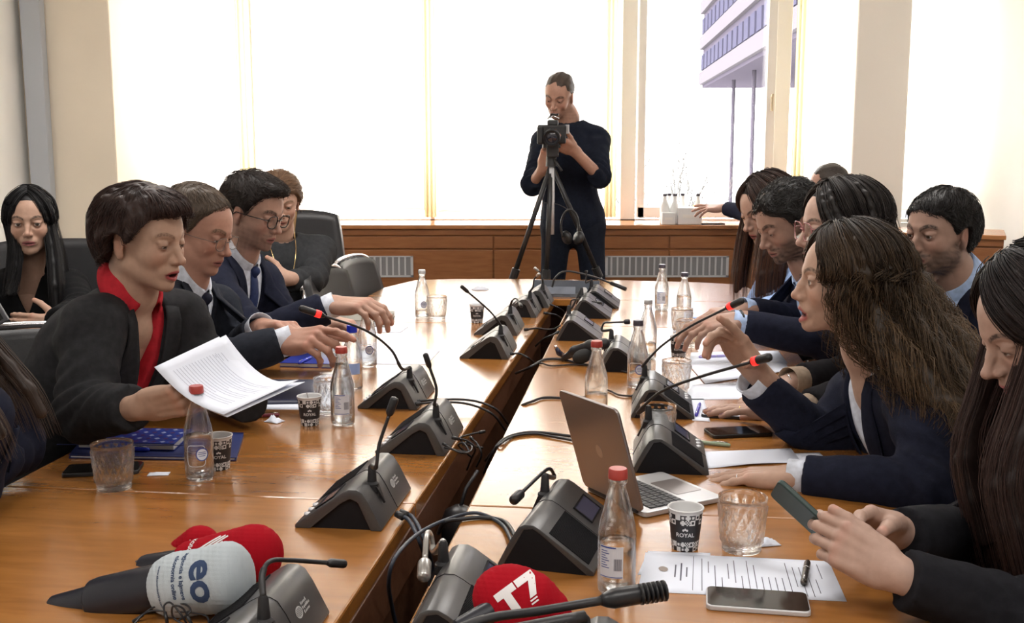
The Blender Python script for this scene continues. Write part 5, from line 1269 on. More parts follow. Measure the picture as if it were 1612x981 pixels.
def tumbler(px, py, label, h=.090, rt_=.041, rb=.033, water=.0):
    r = root('drinking_glass', at(px, py, TZ), label, 'glass', 'cut glass tumblers on the table'); n = 120; K = 16; m = 30; v = []
    for j in range(m+1):
        z = h*j/m
        for i in range(n):
            t = 2*math.pi*i/n; base = rb+(rt_-rb)*(z/h)**1.15
            a = (t*K/2/math.pi+z/h*2.6) % 1; b = (t*K/2/math.pi-z/h*2.6) % 1
            rid = max(math.exp(-((a-.5)/.10)**2), math.exp(-((b-.5)/.10)**2)) if .012 < z < h*.86 else 0
            v.append(((base-.0008+.0030*rid)*math.cos(t), (base-.0008+.0030*rid)*math.sin(t), z))
    M = MB(); f = [(j*n+i, j*n+(i+1) % n, (j+1)*n+(i+1) % n, (j+1)*n+i) for j in range(m) for i in range(n)]
    nb = len(v); inn = [(rt_-.0016, h), (rt_-.004, h*.9), (rt_-.006, h*.6), (rb-.001, h*.3), (rb-.004, .014), (rb-.010, .011), (0.0001, .0105)]
    for rr, z in inn:
        for i in range(n): t = 2*math.pi*i/n; v.append((rr*math.cos(t), rr*math.sin(t), z))
    st = m*n
    rows = [st]+[nb+q*n for q in range(len(inn))]
    for a, b in zip(rows[:-1], rows[1:]): f += [(a+i, a+(i+1) % n, b+(i+1) % n, b+i) for i in range(n)]
    f.append(tuple(range(n))[::-1]); M.add(v, f); M.build('glass_wall', GL, r, True); return r
tumbler(180, 768, 'cut glass tumbler standing on the dark phone at the near left')
tumbler(520, 650, 'cut glass tumbler hidden behind the full glass bottle')
tumbler(688, 502, 'cut glass tumbler beside the bottle at the far left corner')
tumbler(1167, 864, 'cut glass tumbler between the laptop and the printed sheet at the near right')
tumbler(1035, 700, 'cut glass tumbler behind the grey microphone unit with a red ring, by a pen')
tumbler(1064, 618, 'cut glass tumbler directly behind the long necked microphone unit and below a paper cup')
tumbler(1082, 545, 'cut glass tumbler beyond the paper cup on the right table')
tumbler(1073, 524, 'cut glass tumbler just before the hands of the bowing man')
# paper cups with a printed pattern
CW = pbr('cup_white', (.70, .70, .70), .55); CK = pbr('cup_black', (.022, .022, .026), .5)
def cup(px, py, label, stir=False, face=0.):
    loc = at(px, py, TZ); r = root('paper_cup', loc, label, 'cup', 'black and white paper cups')
    h = .068; r0, r1 = .0215, .0285; rad = lambda z: r0+(r1-r0)*z/h; n = 20; sub = 4; V_ = []; F_ = []; mi = []
    a0 = math.atan2(-loc[1], -loc[0])+face; rg = random.Random(5)
    rows = [(.0, .008, 1), (.008, .017, 1), (.017, .046, 0), (.046, .055, 1), (.055, .0635, 1), (.0635, .068, 2)]
    for ri, (z0, z1, kind) in enumerate(rows):
        s_ = sub if kind == 1 else 1
        for c in range(n):
            blk = (c+ri) % 2; style = rg.choice([0, 1, 2, 0])
            for a in range(sub):
                for b in range(s_):
                    t0 = a0+2*math.pi*(c+a/sub)/n; t1 = a0+2*math.pi*(c+(a+1)/sub)/n; y0 = z0+(z1-z0)*b/s_; y1 = z0+(z1-z0)*(b+1)/s_
                    k = len(V_); V_ += [(rad(y)*math.cos(t), rad(y)*math.sin(t), y) for t, y in ((t0, y0), (t1, y0), (t1, y1), (t0, y1))]; F_.append((k, k+1, k+2, k+3))
                    if kind == 0: m = 1
                    elif kind == 2: m = 0
                    else:
                        inner = a in (1, 2) and b in (1, 2); m = blk if style == 2 else (blk ^ (1 if inner else 0)) if style == 0 else (blk if not (a+b) % 2 else (1-blk if blk else blk))
                        if style == 2 and blk == 0: m = 0 if (a in (1, 2) or b in (1, 2)) else 1
                    mi.append(m)
    me = raw_mesh('wall', V_, F_, True); o = link('wall', me, [CW, CK], r); me.polygons.foreach_set('material_index', mi)
    MB().lathe([(r1, .068), (r1+.0014, .0685), (r1+.0014, .0705), (r1, .071), (r1-.0012, .0695), (r1-.0014, .066), (r0-.001, .006), (0, .006)], 40).build('rim_and_lining', CW, r, True)
    M = MB()
    tv, tf = text_mesh('ROYAL', .0098, .0002, 0, res=2); q = np.array([(p[0], p[1]+.029) for p in tv]); M.add([(lambda rr: (rr*math.cos(a0+s/rr), rr*math.sin(a0+s/rr), z))(rad(z)+.0003) for s, z in q], tf)
    for s0, z0 in ((-.003, .038), (0, .0395), (.003, .038)):
        c_ = [(s0+.0017*math.cos(t), z0+.0022*math.sin(t)) for t in np.linspace(0, 6.28, 9)[:-1]]; M.add([((rad(z)+.0003)*math.cos(a0+s/rad(z)), (rad(z)+.0003)*math.sin(a0+s/rad(z)), z) for s, z in c_], [tuple(range(8))])
    M.build('printed_name', CW, r)
    MB().lathe([(0, .030), (rad(.03)-.0015, .030)], 24).build('coffee', pbr('coffee', (.03, .012, .006), .1), r)
    if stir: MB().tube([(.004, .0, .0305), (-.006, .002, .077)], .0016, 8).build('stirrer', pbr('stirrer_grey', (.3, .28, .27), .5), r, True)
    return r
cup(1078, 862, 'black and white patterned paper cup beside the tumbler at the near right')
cup(345, 737, 'black and white patterned paper cup half hidden by the bottle on the left')
cup(488, 668, 'black and white patterned paper cup with a stirrer in it', True)
cup(751, 508, 'black and white patterned paper cup at the far left by the silvery units')
cup(1068, 563, 'black and white patterned paper cup among the bottles on the right table')

# ------------------------------------------------------------------ paper, folders, books
def bil(c, a, b): return (c[0]*(1-a)+c[1]*a)*(1-b)+(c[3]*(1-a)+c[2]*a)*b
def sheet(cs, label, z=TZ, n=8, lift=0., mat=None, name='paper_sheet', cat='paper', thick=.0006, group='loose papers on the table', print_=None, world=None):
    C = world if world is not None else [at(*c, z+.0004) for c in cs]; c0 = sum(C)/4
    r = root(name, c0, label, cat, group)
    fn = lambda a, b: bil(C, a, b)-c0+V3(0, 0, lift*(math.sin(a*3.1)**2)*b)
    patch(fn, n, n, thick, 'sheet', mat or PAPER, r, True)
    if print_:
        M = MB(); e = V3(0, 0, .00045)
        for (u0, u1, v0, v1) in print_:
            M.add([fn(u0, v0)+e, fn(u1, v0)+e, fn(u1, v1)+e, fn(u0, v1)+e], [(0, 1, 2, 3)])
        M.build('print', INK if name == 'document' else PRINTF, r)
    return r
rg = random.Random(2); PR = []
for k in range(19):
    a = .31+k*.034; b = .12 if k < 4 else .06
    if k in (0, 7): PR.append((a, a+.004, .10, .92)); continue
    s = rg.choice([.05, .15, .45]); PR.append((a, a+.0045, s+b, min(.94, s+b+rg.uniform(.25, .8))))
doc = sheet([(1016, 870), (1305, 884), (1333, 947), (1004, 931)], 'printed document with a small crest lying next to the grey phone', name='document', cat='document', group=None, print_=PR+[(.17, .178, .3, .62), (.20, .208, .25, .7), (.23, .237, .35, .6), (.265, .268, .05, .92)])
c = bil([at(*q, TZ+.001) for q in ((1016, 870), (1305, 884), (1333, 947), (1004, 931))], .11, .42); cr = MB().lathe([(0, .0004), (.008, .0004), (.0105, .0002)], 20).build('crest', pbr('crest_ink', (.30, .25, .22), .6), doc, True); cr.location = c-np.array(doc.location); cr.scale = (.7, 1, 1)
sheet([(1020, 868), (1118, 871), (1122, 905), (1004, 905)], 'blank corner of paper under the printed document and paper cup', z=TZ-.0003)
lines = [(.1+.05*k, .108+.05*k, .1, .9) for k in range(14)]
sheet([(1092, 712), (1245, 706), (1262, 728), (1110, 738)], 'white sheet under the hand of the curly haired woman', lift=.004)
sheet([(1240, 714), (1290, 713), (1303, 724), (1255, 728)], 'white sheet poking out from under the sleeve of the curly haired woman')
sheet([(1083, 573), (1233, 568), (1245, 583), (1110, 604)], 'upper white sheet before the raised hand of the curly haired woman', z=TZ+.002)
sheet([(1088, 555), (1225, 552), (1240, 572), (1085, 574)], 'white sheet below the cuff of the bowing man with a pale pen on it')
sheet([(1090, 606), (1200, 600), (1210, 628), (1075, 630)], 'white sheet lying before the ringed hand')
sheet([(1083, 628), (1108, 628), (1118, 664), (1090, 662)], 'small white note with a violet pen beside the ringed hand')
sheet([(572, 548), (694, 551), (672, 574), (560, 573)], 'white sheet to the right of the plastic bottle with the blue cap')
sheet([(560, 512), (643, 515), (630, 524), (560, 523)], 'grey white sheet under the leather planner')
sheet([(395, 606), (560, 612), (540, 646), (380, 644)], 'white sheet under the dark blue folder and the held papers')
r = sheet([(392, 598), (505, 598), (510, 634), (375, 636)], 'dark navy folder lying under the papers held by the reading woman', z=TZ+.003, mat=pbr('navy_card', (.010, .012, .045), .45), name='folder', cat='folder', thick=.003, group=None)
r = sheet([(455, 548), (530, 548), (520, 560), (430, 560)], 'grey papers under the pointing hand of the man in thin glasses', z=TZ+.009, mat=pbr('grey_paper', (.30, .32, .40), .7))
# papers held up
C = [P(243, 578, 2.09), P(345, 530, 2.23), P(470, 598, 2.17), P(352, 653, 2.03)]
def held(cs, label, d=0., bend=.02):
    c0 = sum(cs)/4; nn = nrm(np.cross(cs[1]-cs[0], cs[3]-cs[0])); r = root('paper_sheet', c0, label, 'paper', 'sheets held up by the reading woman')
    patch(lambda a, b: bil([cs[0], cs[1], cs[2], cs[3]], b, a)-c0+nn*(d+bend*math.sin(a*math.pi)*1.0)-V3(0, 0, .022)*math.sin(a*math.pi)*b, 14, 10, .0007, 'sheet', PAPER, r, True)
    fn = lambda a, b: bil(cs, b, a)-c0+nn*(d+bend*math.sin(a*math.pi))-V3(0, 0, .022)*math.sin(a*math.pi)*b
    s = -1 if nn[1] > 0 else 1; M = MB()
    for k in range(15):
        b0 = .16+k*.045; pts = []
        for t in np.linspace(.12, .85 if k % 4 else .55, 8): pts += [fn(t, b0)+nn*s*.0006, fn(t, b0+.007)+nn*s*.0006]
        M.add(pts, [(2*i, 2*i+1, 2*i+3, 2*i+2) for i in range(7)])
    M.build('print', PRINTF, r); return r
held(C, 'front white sheet held up by the woman in the red shirt')
held([C[0]+V3(.004, .004, .0), C[1]+V3(.012, .01, .004), C[2]+V3(.012, .008, -.004), C[3]+V3(.006, .005, -.004)], 'rear white sheet held up by the woman in the red shirt', .003)
def book(cs, t, z, label, cover, pages, name='notebook', cat='notebook', sep=.0022, **kw):
    C = [at(*c, z) for c in cs]; c0 = sum(C)/4; r = root(name, (c0[0], c0[1], z), label, cat)
    cen = c0; sh_ = lambda p, k: (p-cen)*k
    def plate(zz, th, k, nm, mat, b): M = MB(); lo = [sh_(p, k)+V3(0, 0, zz-(p[2]-z)*0) for p in C]; hi = [p+V3(0, 0, th) for p in lo]; return M.add(lo+hi, [(3, 2, 1, 0), (4, 5, 6, 7), (0, 1, 5, 4), (1, 2, 6, 5), (2, 3, 7, 6), (3, 0, 4, 7)]).build(nm, mat, r, bevel=b)
    plate(0, sep, 1, 'back_cover', cover, .0008); plate(sep, t-2*sep, .975, 'pages', pages, 0); top_ = plate(t-sep, sep, 1, 'front_cover', cover, .0008); return r, C, top_
PG = pbr('page_block', (.62, .60, .56), .8, bump=(600, .4)); BLUEC = pbr('royal_blue_cover', (.012, .03, .22), .4); BLUEN = pbr('navy_folder_cover', (.014, .025, .13), .42)
book([(108, 722), (372, 726), (384, 686), (140, 684)], .008, TZ, 'large navy folder with white sheets under the patterned notebook', BLUEN, pbr('white_pages', (.85, .85, .86), .8), 'folder', 'folder')
r, C4, tp = book([(122, 706), (275, 710), (300, 686), (150, 683)], .016, TZ+.0085, 'blue notebook with a diamond pattern lying on the navy folder', BLUEC, PG)
M = MB(); M2 = MB(); c0 = sum(C4)/4
for i in range(11):
    for j in range(5):
        a, b = (i+.5)/11, (j+.5)/5; p = bil(C4, a, b)-c0+V3(0, 0, .0163); u_ = (C4[1]-C4[0])/11*.33; v_ = (C4[3]-C4[0])/5*.33
        (M if (i+j) % 2 else M2).add([p-u_, p-v_, p+u_, p+v_], [(0, 1, 2, 3)])
M.build('diamond_print', pbr('print_pale', (.25, .28, .5), .5), tp); M2.build('violet_print', pbr('print_violet', (.06, .02, .12), .5), tp)
MB().box((.012, -.085, .0168), (.30, .004, .001), rz=-.03).build('elastic_band', pbr('elastic_blue', (.01, .02, .12), .6), r)
book([(440, 578), (522, 580), (532, 562), (470, 561)], .014, TZ, 'blue notebook with a blue pen on it beside the pointing hand', pbr('bright_blue_cover', (.02, .035, .28), .4), PG)
book([(528, 512), (610, 516), (622, 498), (545, 496)], .022, TZ, 'olive leather planner under the hands of the bearded man in glasses', pbr('olive_leather', (.075, .068, .045), .5, bump=(200, .4)), PG, 'planner', 'notebook')
def pen(p0, p1, label, mat, clipm=None, r_=.0045, z=TZ, name='pen', ends=None):
    a = at(*p0, z+r_) if ends is None else ends[0]; b = at(*p1, z+r_) if ends is None else ends[1]; d = b-a; L = np.linalg.norm(d); d = d/L
    r = root(name, a, label, 'pen'); pts = [d*L*t for t in (0, .03, .08, .5, .85, .93, 1.)]
    MB().tube(pts, [r_*.55, r_*.9, r_, r_, r_*.98, r_*.7, r_*.2], 12).build('barrel', mat, r, True)
    s = nrm(np.cross(d, V3(0, 0, 1))); MB().tube([V3(0, 0, r_*1.15)+d*L*.05, V3(0, 0, r_*1.35)+d*L*.16, V3(0, 0, r_*1.15)+d*L*.30], .0011, 6).build('clip', clipm or CHROME, r, True)
    MB().tube([d*L*.60, d*L*.62], r_*1.05, 12).build('ring', clipm or CHROME, r, True); return r
pen((1265, 919), (1272, 882), 'dark metal pen lying across the printed document', pbr('gunmetal', (.10, .09, .08), .25, .8), r_=.0055)
pen((1150, 701), (1060, 692), 'clear and green pen between the phone and the cut glass tumbler', pbr('pen_green_clear', (.30, .38, .25), .2))
pen((440, 653), (395, 655), 'dark red pen beside the cup with the stirrer', pbr('pen_red', (.22, .03, .05), .35))
pen((1100, 562), (1145, 560), 'pale violet pen on the sheet before the bowing man', pbr('pen_violet', (.45, .40, .75), .35))
pen((1096, 654), (1102, 634), 'violet blue pen on the small note by the ringed hand', pbr('pen_indigo', (.08, .06, .45), .35))
pen((470, 572), (490, 562), 'blue pen lying on the blue notebook', pbr('pen_blue', (.02, .04, .5), .35), z=TZ+.0145)
pen((235, 708), (150, 704), 'blue pen tucked at the edge of the diamond patterned notebook', pbr('pen_blue', (.02, .04, .5), .35), z=TZ+.0085)
def phone(c, fd, label, up=(0, 0, 1), L=.146, W=.071, T=.0082, body=METAL, scr=SCREEN, case=None):
    r = root('smartphone', c, label, 'phone'); R = frame(fd, up).T; 
    def rr(l, w_, rad=.009): return [(sx*(l/2-rad)+rad*math.cos(t), sy*(w_/2-rad)+rad*math.sin(t)) for sx, sy, t0 in ((1, 1, 0), (-1, 1, 90), (-1, -1, 180), (1, -1, 270)) for t in np.radians([t0, t0+22, t0+45, t0+68, t0+90])]
    MB().prism(rr(L, W), T, 'z', 0, R=R).build('body', body, r, bevel=.0022, seg=3); MB().prism(rr(L-.004, W-.004, .008), .0006, 'z', T-.0001, R=R).build('screen', scr, r)
    MB().prism([(x+L/2-.022, y+W/2-.018) for x, y in rr(.030, .024, .006)], .0014, 'z', -.0012, R=R).build('camera_bump', BLACKPL, r)
    MB().box(R@V3(.02, W/2, T/2), (.018, .0014, .003), R=R).build('side_button', body, r); return r
SCB = pbr('phone_glass_black', (.015, .014, .013), .08)
phone((at(1112, 950, TZ)+at(1272, 952, TZ))/2, at(1270, 955, TZ)-at(1114, 944, TZ), 'silver grey phone lying below the printed document at the near edge', scr=SCB)
phone(at(1162, 683, TZ), at(1218, 681, TZ)-at(1108, 686, TZ), 'phone with bright reflecting screen behind the green pen', scr=SCB, body=BLACKPL)
phone(at(1152, 655, TZ), at(1205, 660, TZ)-at(1115, 655, TZ), 'phone lying under the ringed hand', scr=PAPER, body=BLACKPL)
phone(at(163, 742, TZ), at(228, 738, TZ)-at(98, 744, TZ), 'dark phone lying behind the tumbler at the near left', body=BLACKPL, scr=SCB, L=.15)
a_, b_ = P(1240, 790, 1.56), P(1314, 858, 1.52); phone((a_+b_)/2, b_-a_, 'phone in dark green case held by the woman at the near right', up=(.75, .35, .55), body=pbr('dark_green_case', (.02, .045, .04), .5), scr=SCB)
# sugar sachets and scraps
def scrap(px, py, label, sx=.04, sy=.02, rz=0., h=.006, seed=1):
    p = at(px, py, TZ); r = root('paper_scrap', p, label, 'scrap', None, rz); n = np.random.RandomState(seed).uniform(0, 1, (9, 9))
    patch(lambda a, b: V3((a-.5)*sx, (b-.5)*sy, .001+h*n[int(a*8), int(b*8)]*math.sin(a*3.14)*math.sin(b*3.14)), 9, 9, .0008, 'sheet', PAPER, r, True); return r
scrap(250, 747, 'small white sachet beside the near left phone', .042, .022, .1, .004)
scrap(432, 664, 'crumpled white wrapper beside the red pen', .042, .03, -.5, .02, 3)
scrap(756, 456, 'dark crumpled wrapper at the far left end of the table', .08, .05, .1, .02, 4)
scrap(1205, 857, 'clear crumpled wrapper beside the near right tumbler', .045, .025, .2, .014, 5)
# ------------------------------------------------------------------ laptop
ALU = pbr('laptop_grey_aluminium', (.30, .27, .26), .32, .75); ALUT = pbr('laptop_deck', (.55, .55, .56), .35, .5)
h1, h0 = at(1015, 812, TZ+.006), at(922, 768, TZ+.006); hv = (h1-h0); W_ = np.linalg.norm(hv); hx = hv/W_; dx = nrm(np.cross(V3(0, 0, 1), hx)*V3(1, 1, 0)); dx = dx if dx[0] > 0 else -dx
r = root('laptop', (h0+h1)/2*V3(1, 1, 0)+V3(0, 0, TZ), 'open grey laptop seen from behind its lid beside the dark microphone unit', 'laptop')
R = np.stack([hx, dx, np.cross(hx, dx)]).T; sg = 1 if R[2, 2] > 0 else -1
D_ = .185; base = [(-W_/2, 0), (W_/2, 0), (W_/2, D_), (-W_/2, D_)]
def rpoly(x0, x1, y0, y1, rd): return [(cx+rd*math.cos(t), cy+rd*math.sin(t)) for cx, cy, t0 in ((x1-rd, y1-rd, 0), (x0+rd, y1-rd, 90), (x0+rd, y0+rd, 180), (x1-rd, y0+rd, 270)) for t in np.radians([t0, t0+30, t0+60, t0+90])]
MB().prism(rpoly(-W_/2, W_/2, 0, D_, .01), .010*sg, 'z', .001*sg, R=R).build('base', ALUT, r, bevel=.002)
kb = MB().prism(rpoly(-W_/2+.012, W_/2-.012, .022, .105, .002), .0004*sg, 'z', .0111*sg, R=R).build('keyboard_well', BLACKPL, r)
M = MB()
for j in range(5):
    for i in range(13): M.box(R@V3(-W_/2+.020+i*(W_-.04)/12, .031+j*.0165, .0120*sg), ((W_-.04)/12*.84, .0135, .0012), R=R)
k = M.build('keys', pbr('keycap', (.05, .05, .055), .5), kb); k['kind'] = 'stuff'
MB().prism(rpoly(-W_*.22, W_*.22, .115, D_-.010, .003), .0004*sg, 'z', .0111*sg, R=R).build('trackpad', ALU, r)
tl = nrm(P(853, 613, 2.04)-h0); RL = np.stack([hx, nrm(tl-hx*(tl@hx)), np.cross(hx, nrm(tl-hx*(tl@hx)))]).T; lidh = .205
off_ = R@V3(0, -.002, .012*sg)
lid = MB().prism(rpoly(-W_/2, W_/2, 0, lidh, .012), .006, 'z', -.003, R=RL, c=off_).build('lid', ALU, r, bevel=.0018)
side = 1 if (RL[:, 2]@dx) > 0 else -1
MB().prism(rpoly(-W_/2+.006, W_/2-.006, .010, lidh-.006, .006), .0008*side, 'z', .0031*side, R=RL, c=off_).build('screen', pbr('laptop_screen', (.03, .03, .035), .15), lid)
e_ = [(.010*math.cos(t), .10+.013*math.sin(t)) for t in np.linspace(0, 6.28, 17)[:-1]]; MB().prism(e_, -.0005*side, 'z', -.0031*side, R=RL, c=off_).build('lid_emblem', pbr('lid_emblem_light', (.42, .38, .37), .3, .7), lid)
MB().tube([R@V3(-W_*.4, -.002, .010*sg), R@V3(W_*.4, -.002, .010*sg)], .005, 10).build('hinge', BLACKPL, r, True)

# ------------------------------------------------------------------ press microphones
def foam_mic(label, p0, p1, p2, rh, blob, mat, name='press_microphone', cap_=True, joints=None):
    """p0 tail of the handle, p1 where it enters the foam, p2 top of the foam"""
    r = root(name, (p0+p2)/2*V3(1, 1, 0)+V3(0, 0, TZ), label, 'microphone'); o = np.array(r.location); d = nrm(p1-p0); L = np.linalg.norm(p1-p0)
    hdl = MB().tube([p0-o+d*L*t for t in (0, .02, .36, .40, .46, 1.05)], [rh*.55, rh*.62, rh*.72, rh*.95, rh*1.0, rh*1.05], 24).build('handle', pbr('mic_handle', (.012, .013, .020), .38), r, auto=.5)
    B = blob(nrm(p2-p1), p1, p2); v, f = B.mesh(.0026); n = B.grad(v); v = v+n*(.00035*sn(v, 900, 3, 1))[:, None]
    fm = link('foam', raw_mesh('foam', v-o, f, True), mat, r); return r, B, fm, o
def decal(B, c, ax, ay, nrmv, v2, f, name, mat, parent, o, off=.0007):
    """wrap flat lettering onto the foam: point = c + x*ax + y*ay cast along -nrmv"""
    Pp = np.array([c+ax*x+ay*y+nrmv*.09 for x, y in v2]); Q = B.cast(Pp, -nrmv, 60)+nrmv*off
    return link(name, raw_mesh(name, Q-o, f, False), mat, parent)
def dense_text(s, size, offset=0., align='CENTER', sp=1.):
    v, f = text_mesh(s, size, offset, 0, align, sp, 3)
    bm = bmesh.new(); vs_ = [bm.verts.new(p) for p in v]
    for q in f:
        try: bm.faces.new([vs_[i] for i in q])
        except ValueError: pass
    bmesh.ops.triangulate(bm, faces=bm.faces[:])
    for _ in range(3):
        es = [e for e in bm.edges if e.calc_length() > .006]
        if es: bmesh.ops.subdivide_edges(bm, edges=es, cuts=1)
    bmesh.ops.triangulate(bm, faces=bm.faces[:]); bm.verts.index_update()
    v = np.array([tuple(p.co) for p in bm.verts]); f = [tuple(p.index for p in q.verts) for q in bm.faces]; bm.free(); return v[:, :2], f
view = lambda p: nrm(V3(0, 0, EYEH)-p)
WHF = pbr('white_foam', (.44, .49, .52), .95, bump=(900, .5), spec=.1, noise=(25, .05)); NVINK = pbr('navy_print', (.025, .05, .12), .8); WHINK = pbr('white_print', (.75, .72, .72), .8)
# the white one
def eoblob(d, p1, p2):
    B = Blob(); up_ = nrm(np.cross(d, nrm(np.cross(V3(0, 0, 1), d)))); up_ = up_ if up_[2] > 0 else -up_
    B.cone(p1+d*.030, p2-d*.045, .043, .050, .01); B.cone(p1-d*.006, p1+d*.030, .034, .043, .015)
    B.free(lambda x, y, z: (x-p1[0])*d[0]+(y-p1[1])*d[1]+(z-p1[2])*d[2]-(np.linalg.norm(p2-p1)-.006), p1-.2, p1+.3, .022, 's') if False else None
    def capf(x, y, z): return -(((x-p1[0])*d[0]+(y-p1[1])*d[1]+(z-p1[2])*d[2])-(np.linalg.norm(p2-p1)-.012))
    B.free(capf, p1-.25, p2+.25, .03, 's')
    B.free(lambda x, y, z: ((x-p1[0])*d[0]+(y-p1[1])*d[1]+(z-p1[2])*d[2])+.002, p1-.25, p2+.25, .006, 's'); return B
p0, p1, p2 = P(84, 960, 1.500), P(253, 925, 1.470), P(405, 902, 1.445)
r, B, fm, o = foam_mic('black handled press microphone with white foam printed eo', p0, p1, p2, .033, eoblob, WHF)
d = nrm(p2-p1); c = (p1+p2)/2; vw = view(c); vw = nrm(vw-d*(vw@d)); ax = nrm(np.cross(d, vw)); ax = ax if ax[2] < 0 else -ax       # reading direction runs downwards
v2, f = dense_text('eo', .058, .0016, sp=1.0); decal(B, p1+(p2-p1)*.60, ax, d, vw, v2, f, 'print_large', NVINK, fm, o)
v2, f = dense_text('agjencia e lajmeve', .0088, .0002); decal(B, p1+(p2-p1)*.39-ax*.010, ax, d, vw, v2, f, 'print_line', NVINK, fm, o)
v2, f = dense_text('ekonomia online', .0088, .0002); decal(B, p1+(p2-p1)*.31-ax*.010, ax, d, vw, v2, f, 'print_line', NVINK, fm, o)
v2, f = dense_text('www.ekonomiaonline.com', .0054, .0001); decal(B, p1+(p2-p1)*.15, ax, d, vw, v2, f, 'print_line', NVINK, fm, o)
# red ones
def redblob(ra, rb_, k=.02):
    def g(d, p1, p2):
        B = Blob(); B.cone(p1+d*ra*.6, p2-d*rb_, ra, rb_, .01); 
        B.free(lambda x, y, z: ((x-p1[0])*d[0]+(y-p1[1])*d[1]+(z-p1[2])*d[2]), p1-.25, p2+.25, .01, 's'); return B
    return g
p0, p1, p2 = P(190, 902, 1.66), P(285, 890, 1.63), P(440, 866, 1.585)
r, B, fm, o = foam_mic('press microphone with large red foam behind the white one', p0, p1, p2, .024, redblob(.036, .046), RED)
d = nrm(p2-p1); c = (p1+p2)/2; vw = nrm(view(c)+V3(0, 0, .9)); vw = nrm(vw-d*(vw@d)); ax = nrm(np.cross(d, vw)); ax = ax if ax[2] < 0 else -ax
bars = []; bf = []
for k, (s0, s1, w_) in enumerate([(-.045, .010, .0018), (-.040, .018, .0018), (-.034, .022, .0018), (-.028, .012, .0018), (-.020, .016, .0018), (-.012, .004, .0016)]):
    n = 10; x0 = -.008+k*.0052
    for t in np.linspace(0, 1, n): bars += [(x0-w_+.0*t, s0+(s1-s0)*t), (x0+w_, s0+(s1-s0)*t)]
    b0 = k*2*n; bf += [(b0+2*i, b0+2*i+1, b0+2*i+3, b0+2*i+2) for i in range(n-1)]
decal(B, p1+(p2-p1)*.50, nrm(ax+d*.5), nrm(d-ax*.5), vw, np.array(bars), bf, 'printed_bars', WHINK, fm, o)
v2, f = dense_text('KOSOVA', .011, .0003); decal(B, p1+(p2-p1)*.22, ax, d, vw, v2, f, 'print_line', WHINK, fm, o)
p1, p2 = P(270, 884, 1.74), P(338, 846, 1.72); p0 = p1-(p2-p1)*.25
r, B, fm, o = foam_mic('press microphone with small red foam at the back of the three', p0, p1, p2, .015, redblob(.028, .034), RED)
d = nrm(p2-p1); c = (p1+p2)/2; vw = view(c); vw = nrm(vw-d*(vw@d)); ax = nrm(np.cross(d, vw)); v2, f = dense_text('Televizioni', .012, .0003); decal(B, c, d, ax if ax[2] > 0 else -ax, vw, v2+np.array((0, .012)), f, 'print_line', WHINK, fm, o)
# T7
c7 = P(820, 950, 1.30)
def t7blob(d, p1, p2):
    B = Blob(); R7 = frame(nrm(V3(.93, -.1, -.33)), (.3, -.45, .8)); B.ell(c7, (.060, .046, .036), R7, .01); B.ell(c7+R7[0]*-.012+R7[2]*.0, (.048, .047, .036), R7, .012); B.cone(c7+R7[0]*.02, c7+R7[0]*.042, .036, .022, .02); return B
p0, p1, p2 = P(690, 1010, 1.24), P(770, 965, 1.27), P(880, 965, 1.31)
r, B, fm, o = foam_mic('press microphone with red foam printed T7', p0, p1, c7, .014, t7blob, RED)
vw = view(c7); rt7 = nrm(np.cross(vw, V3(0, 0, 1)))*-1; rt7 = rt7 if rt7[0] > 0 else -rt7; up7 = nrm(np.cross(rt7, vw)); up7 = up7 if up7[2] > 0 else -up7
an = math.radians(36); ax7 = rt7*math.cos(an)+up7*math.sin(an); ay7 = -rt7*math.sin(an)+up7*math.cos(an)
def grid_rects(rects):
    v, f = [], []
    for (x0, y0, x1, y1, x2, y2, x3, y3) in rects:
        n = 8; b0 = len(v); q = [V3(x0, y0, 0), V3(x1, y1, 0), V3(x2, y2, 0), V3(x3, y3, 0)]
        for i in range(n+1):
            for j in range(n+1): p = bil(q, i/n, j/n); v.append((p[0], p[1]))
        f += [(b0+i*(n+1)+j, b0+(i+1)*(n+1)+j, b0+(i+1)*(n+1)+j+1, b0+i*(n+1)+j+1) for i in range(n) for j in range(n)]
    return np.array(v), f
def bar(x0, y0, x1, y1): return (x0, y0, x1, y0, x1, y1, x0, y1)
u = .00098
v2, f = grid_rects([bar(-32*u, 9*u, -3*u, 19*u), bar(-23*u, -20*u, -12*u, 9*u), bar(-1*u, 9*u, 26*u, 19*u), (4*u, -11*u, 14*u, -11*u, 26*u, 9*u, 15*u, 9*u), bar(2.5*u, -15*u, 13*u, -13*u), bar(1.5*u, -19*u, 12*u, -17*u)])
decal(B, c7+rt7*.002+up7*.012, ax7, ay7, vw, v2, f, 'print_large', WHINK, fm, o)
# ------------------------------------------------------------------ cables
CBL = pbr('cable_black', (.016, .016, .019), .45); CBB = pbr('cable_blue_black', (.03, .04, .06), .45)
def cable(pts, label, r_=.0032, mat=None, cat='cable', n=60, group='cables of the microphone units'):
    W = [at(p[0], p[1], p[2] if len(p) > 2 else TZ+r_) for p in pts]; r = root('cable', W[0], label, cat, group)
    MB().tube(spline(W, n)-W[0], r_, 8).build('sheath', mat or CBL, r, True); W = [W[0], W[1]]; d = nrm(W[1]-W[0])
    MB().tube([-d*.006, d*.010], r_*1.7, 10).build('plug', BLACKPL, r, True); return r
Z = TZ+.004
cable([(634, 808, Z+.01), (650, 815, Z+.004), (668, 850, .74), (680, 890, .66), (690, 950, .58)], 'upper blue black cable dropping into the slot beside the near left unit', .0038, CBB)
cable([(628, 811, Z+.01), (644, 820, Z+.004), (660, 852, .74), (673, 895, .66), (684, 960, .58)], 'lower blue black cable dropping into the slot beside the near left unit', .0038, CBB)
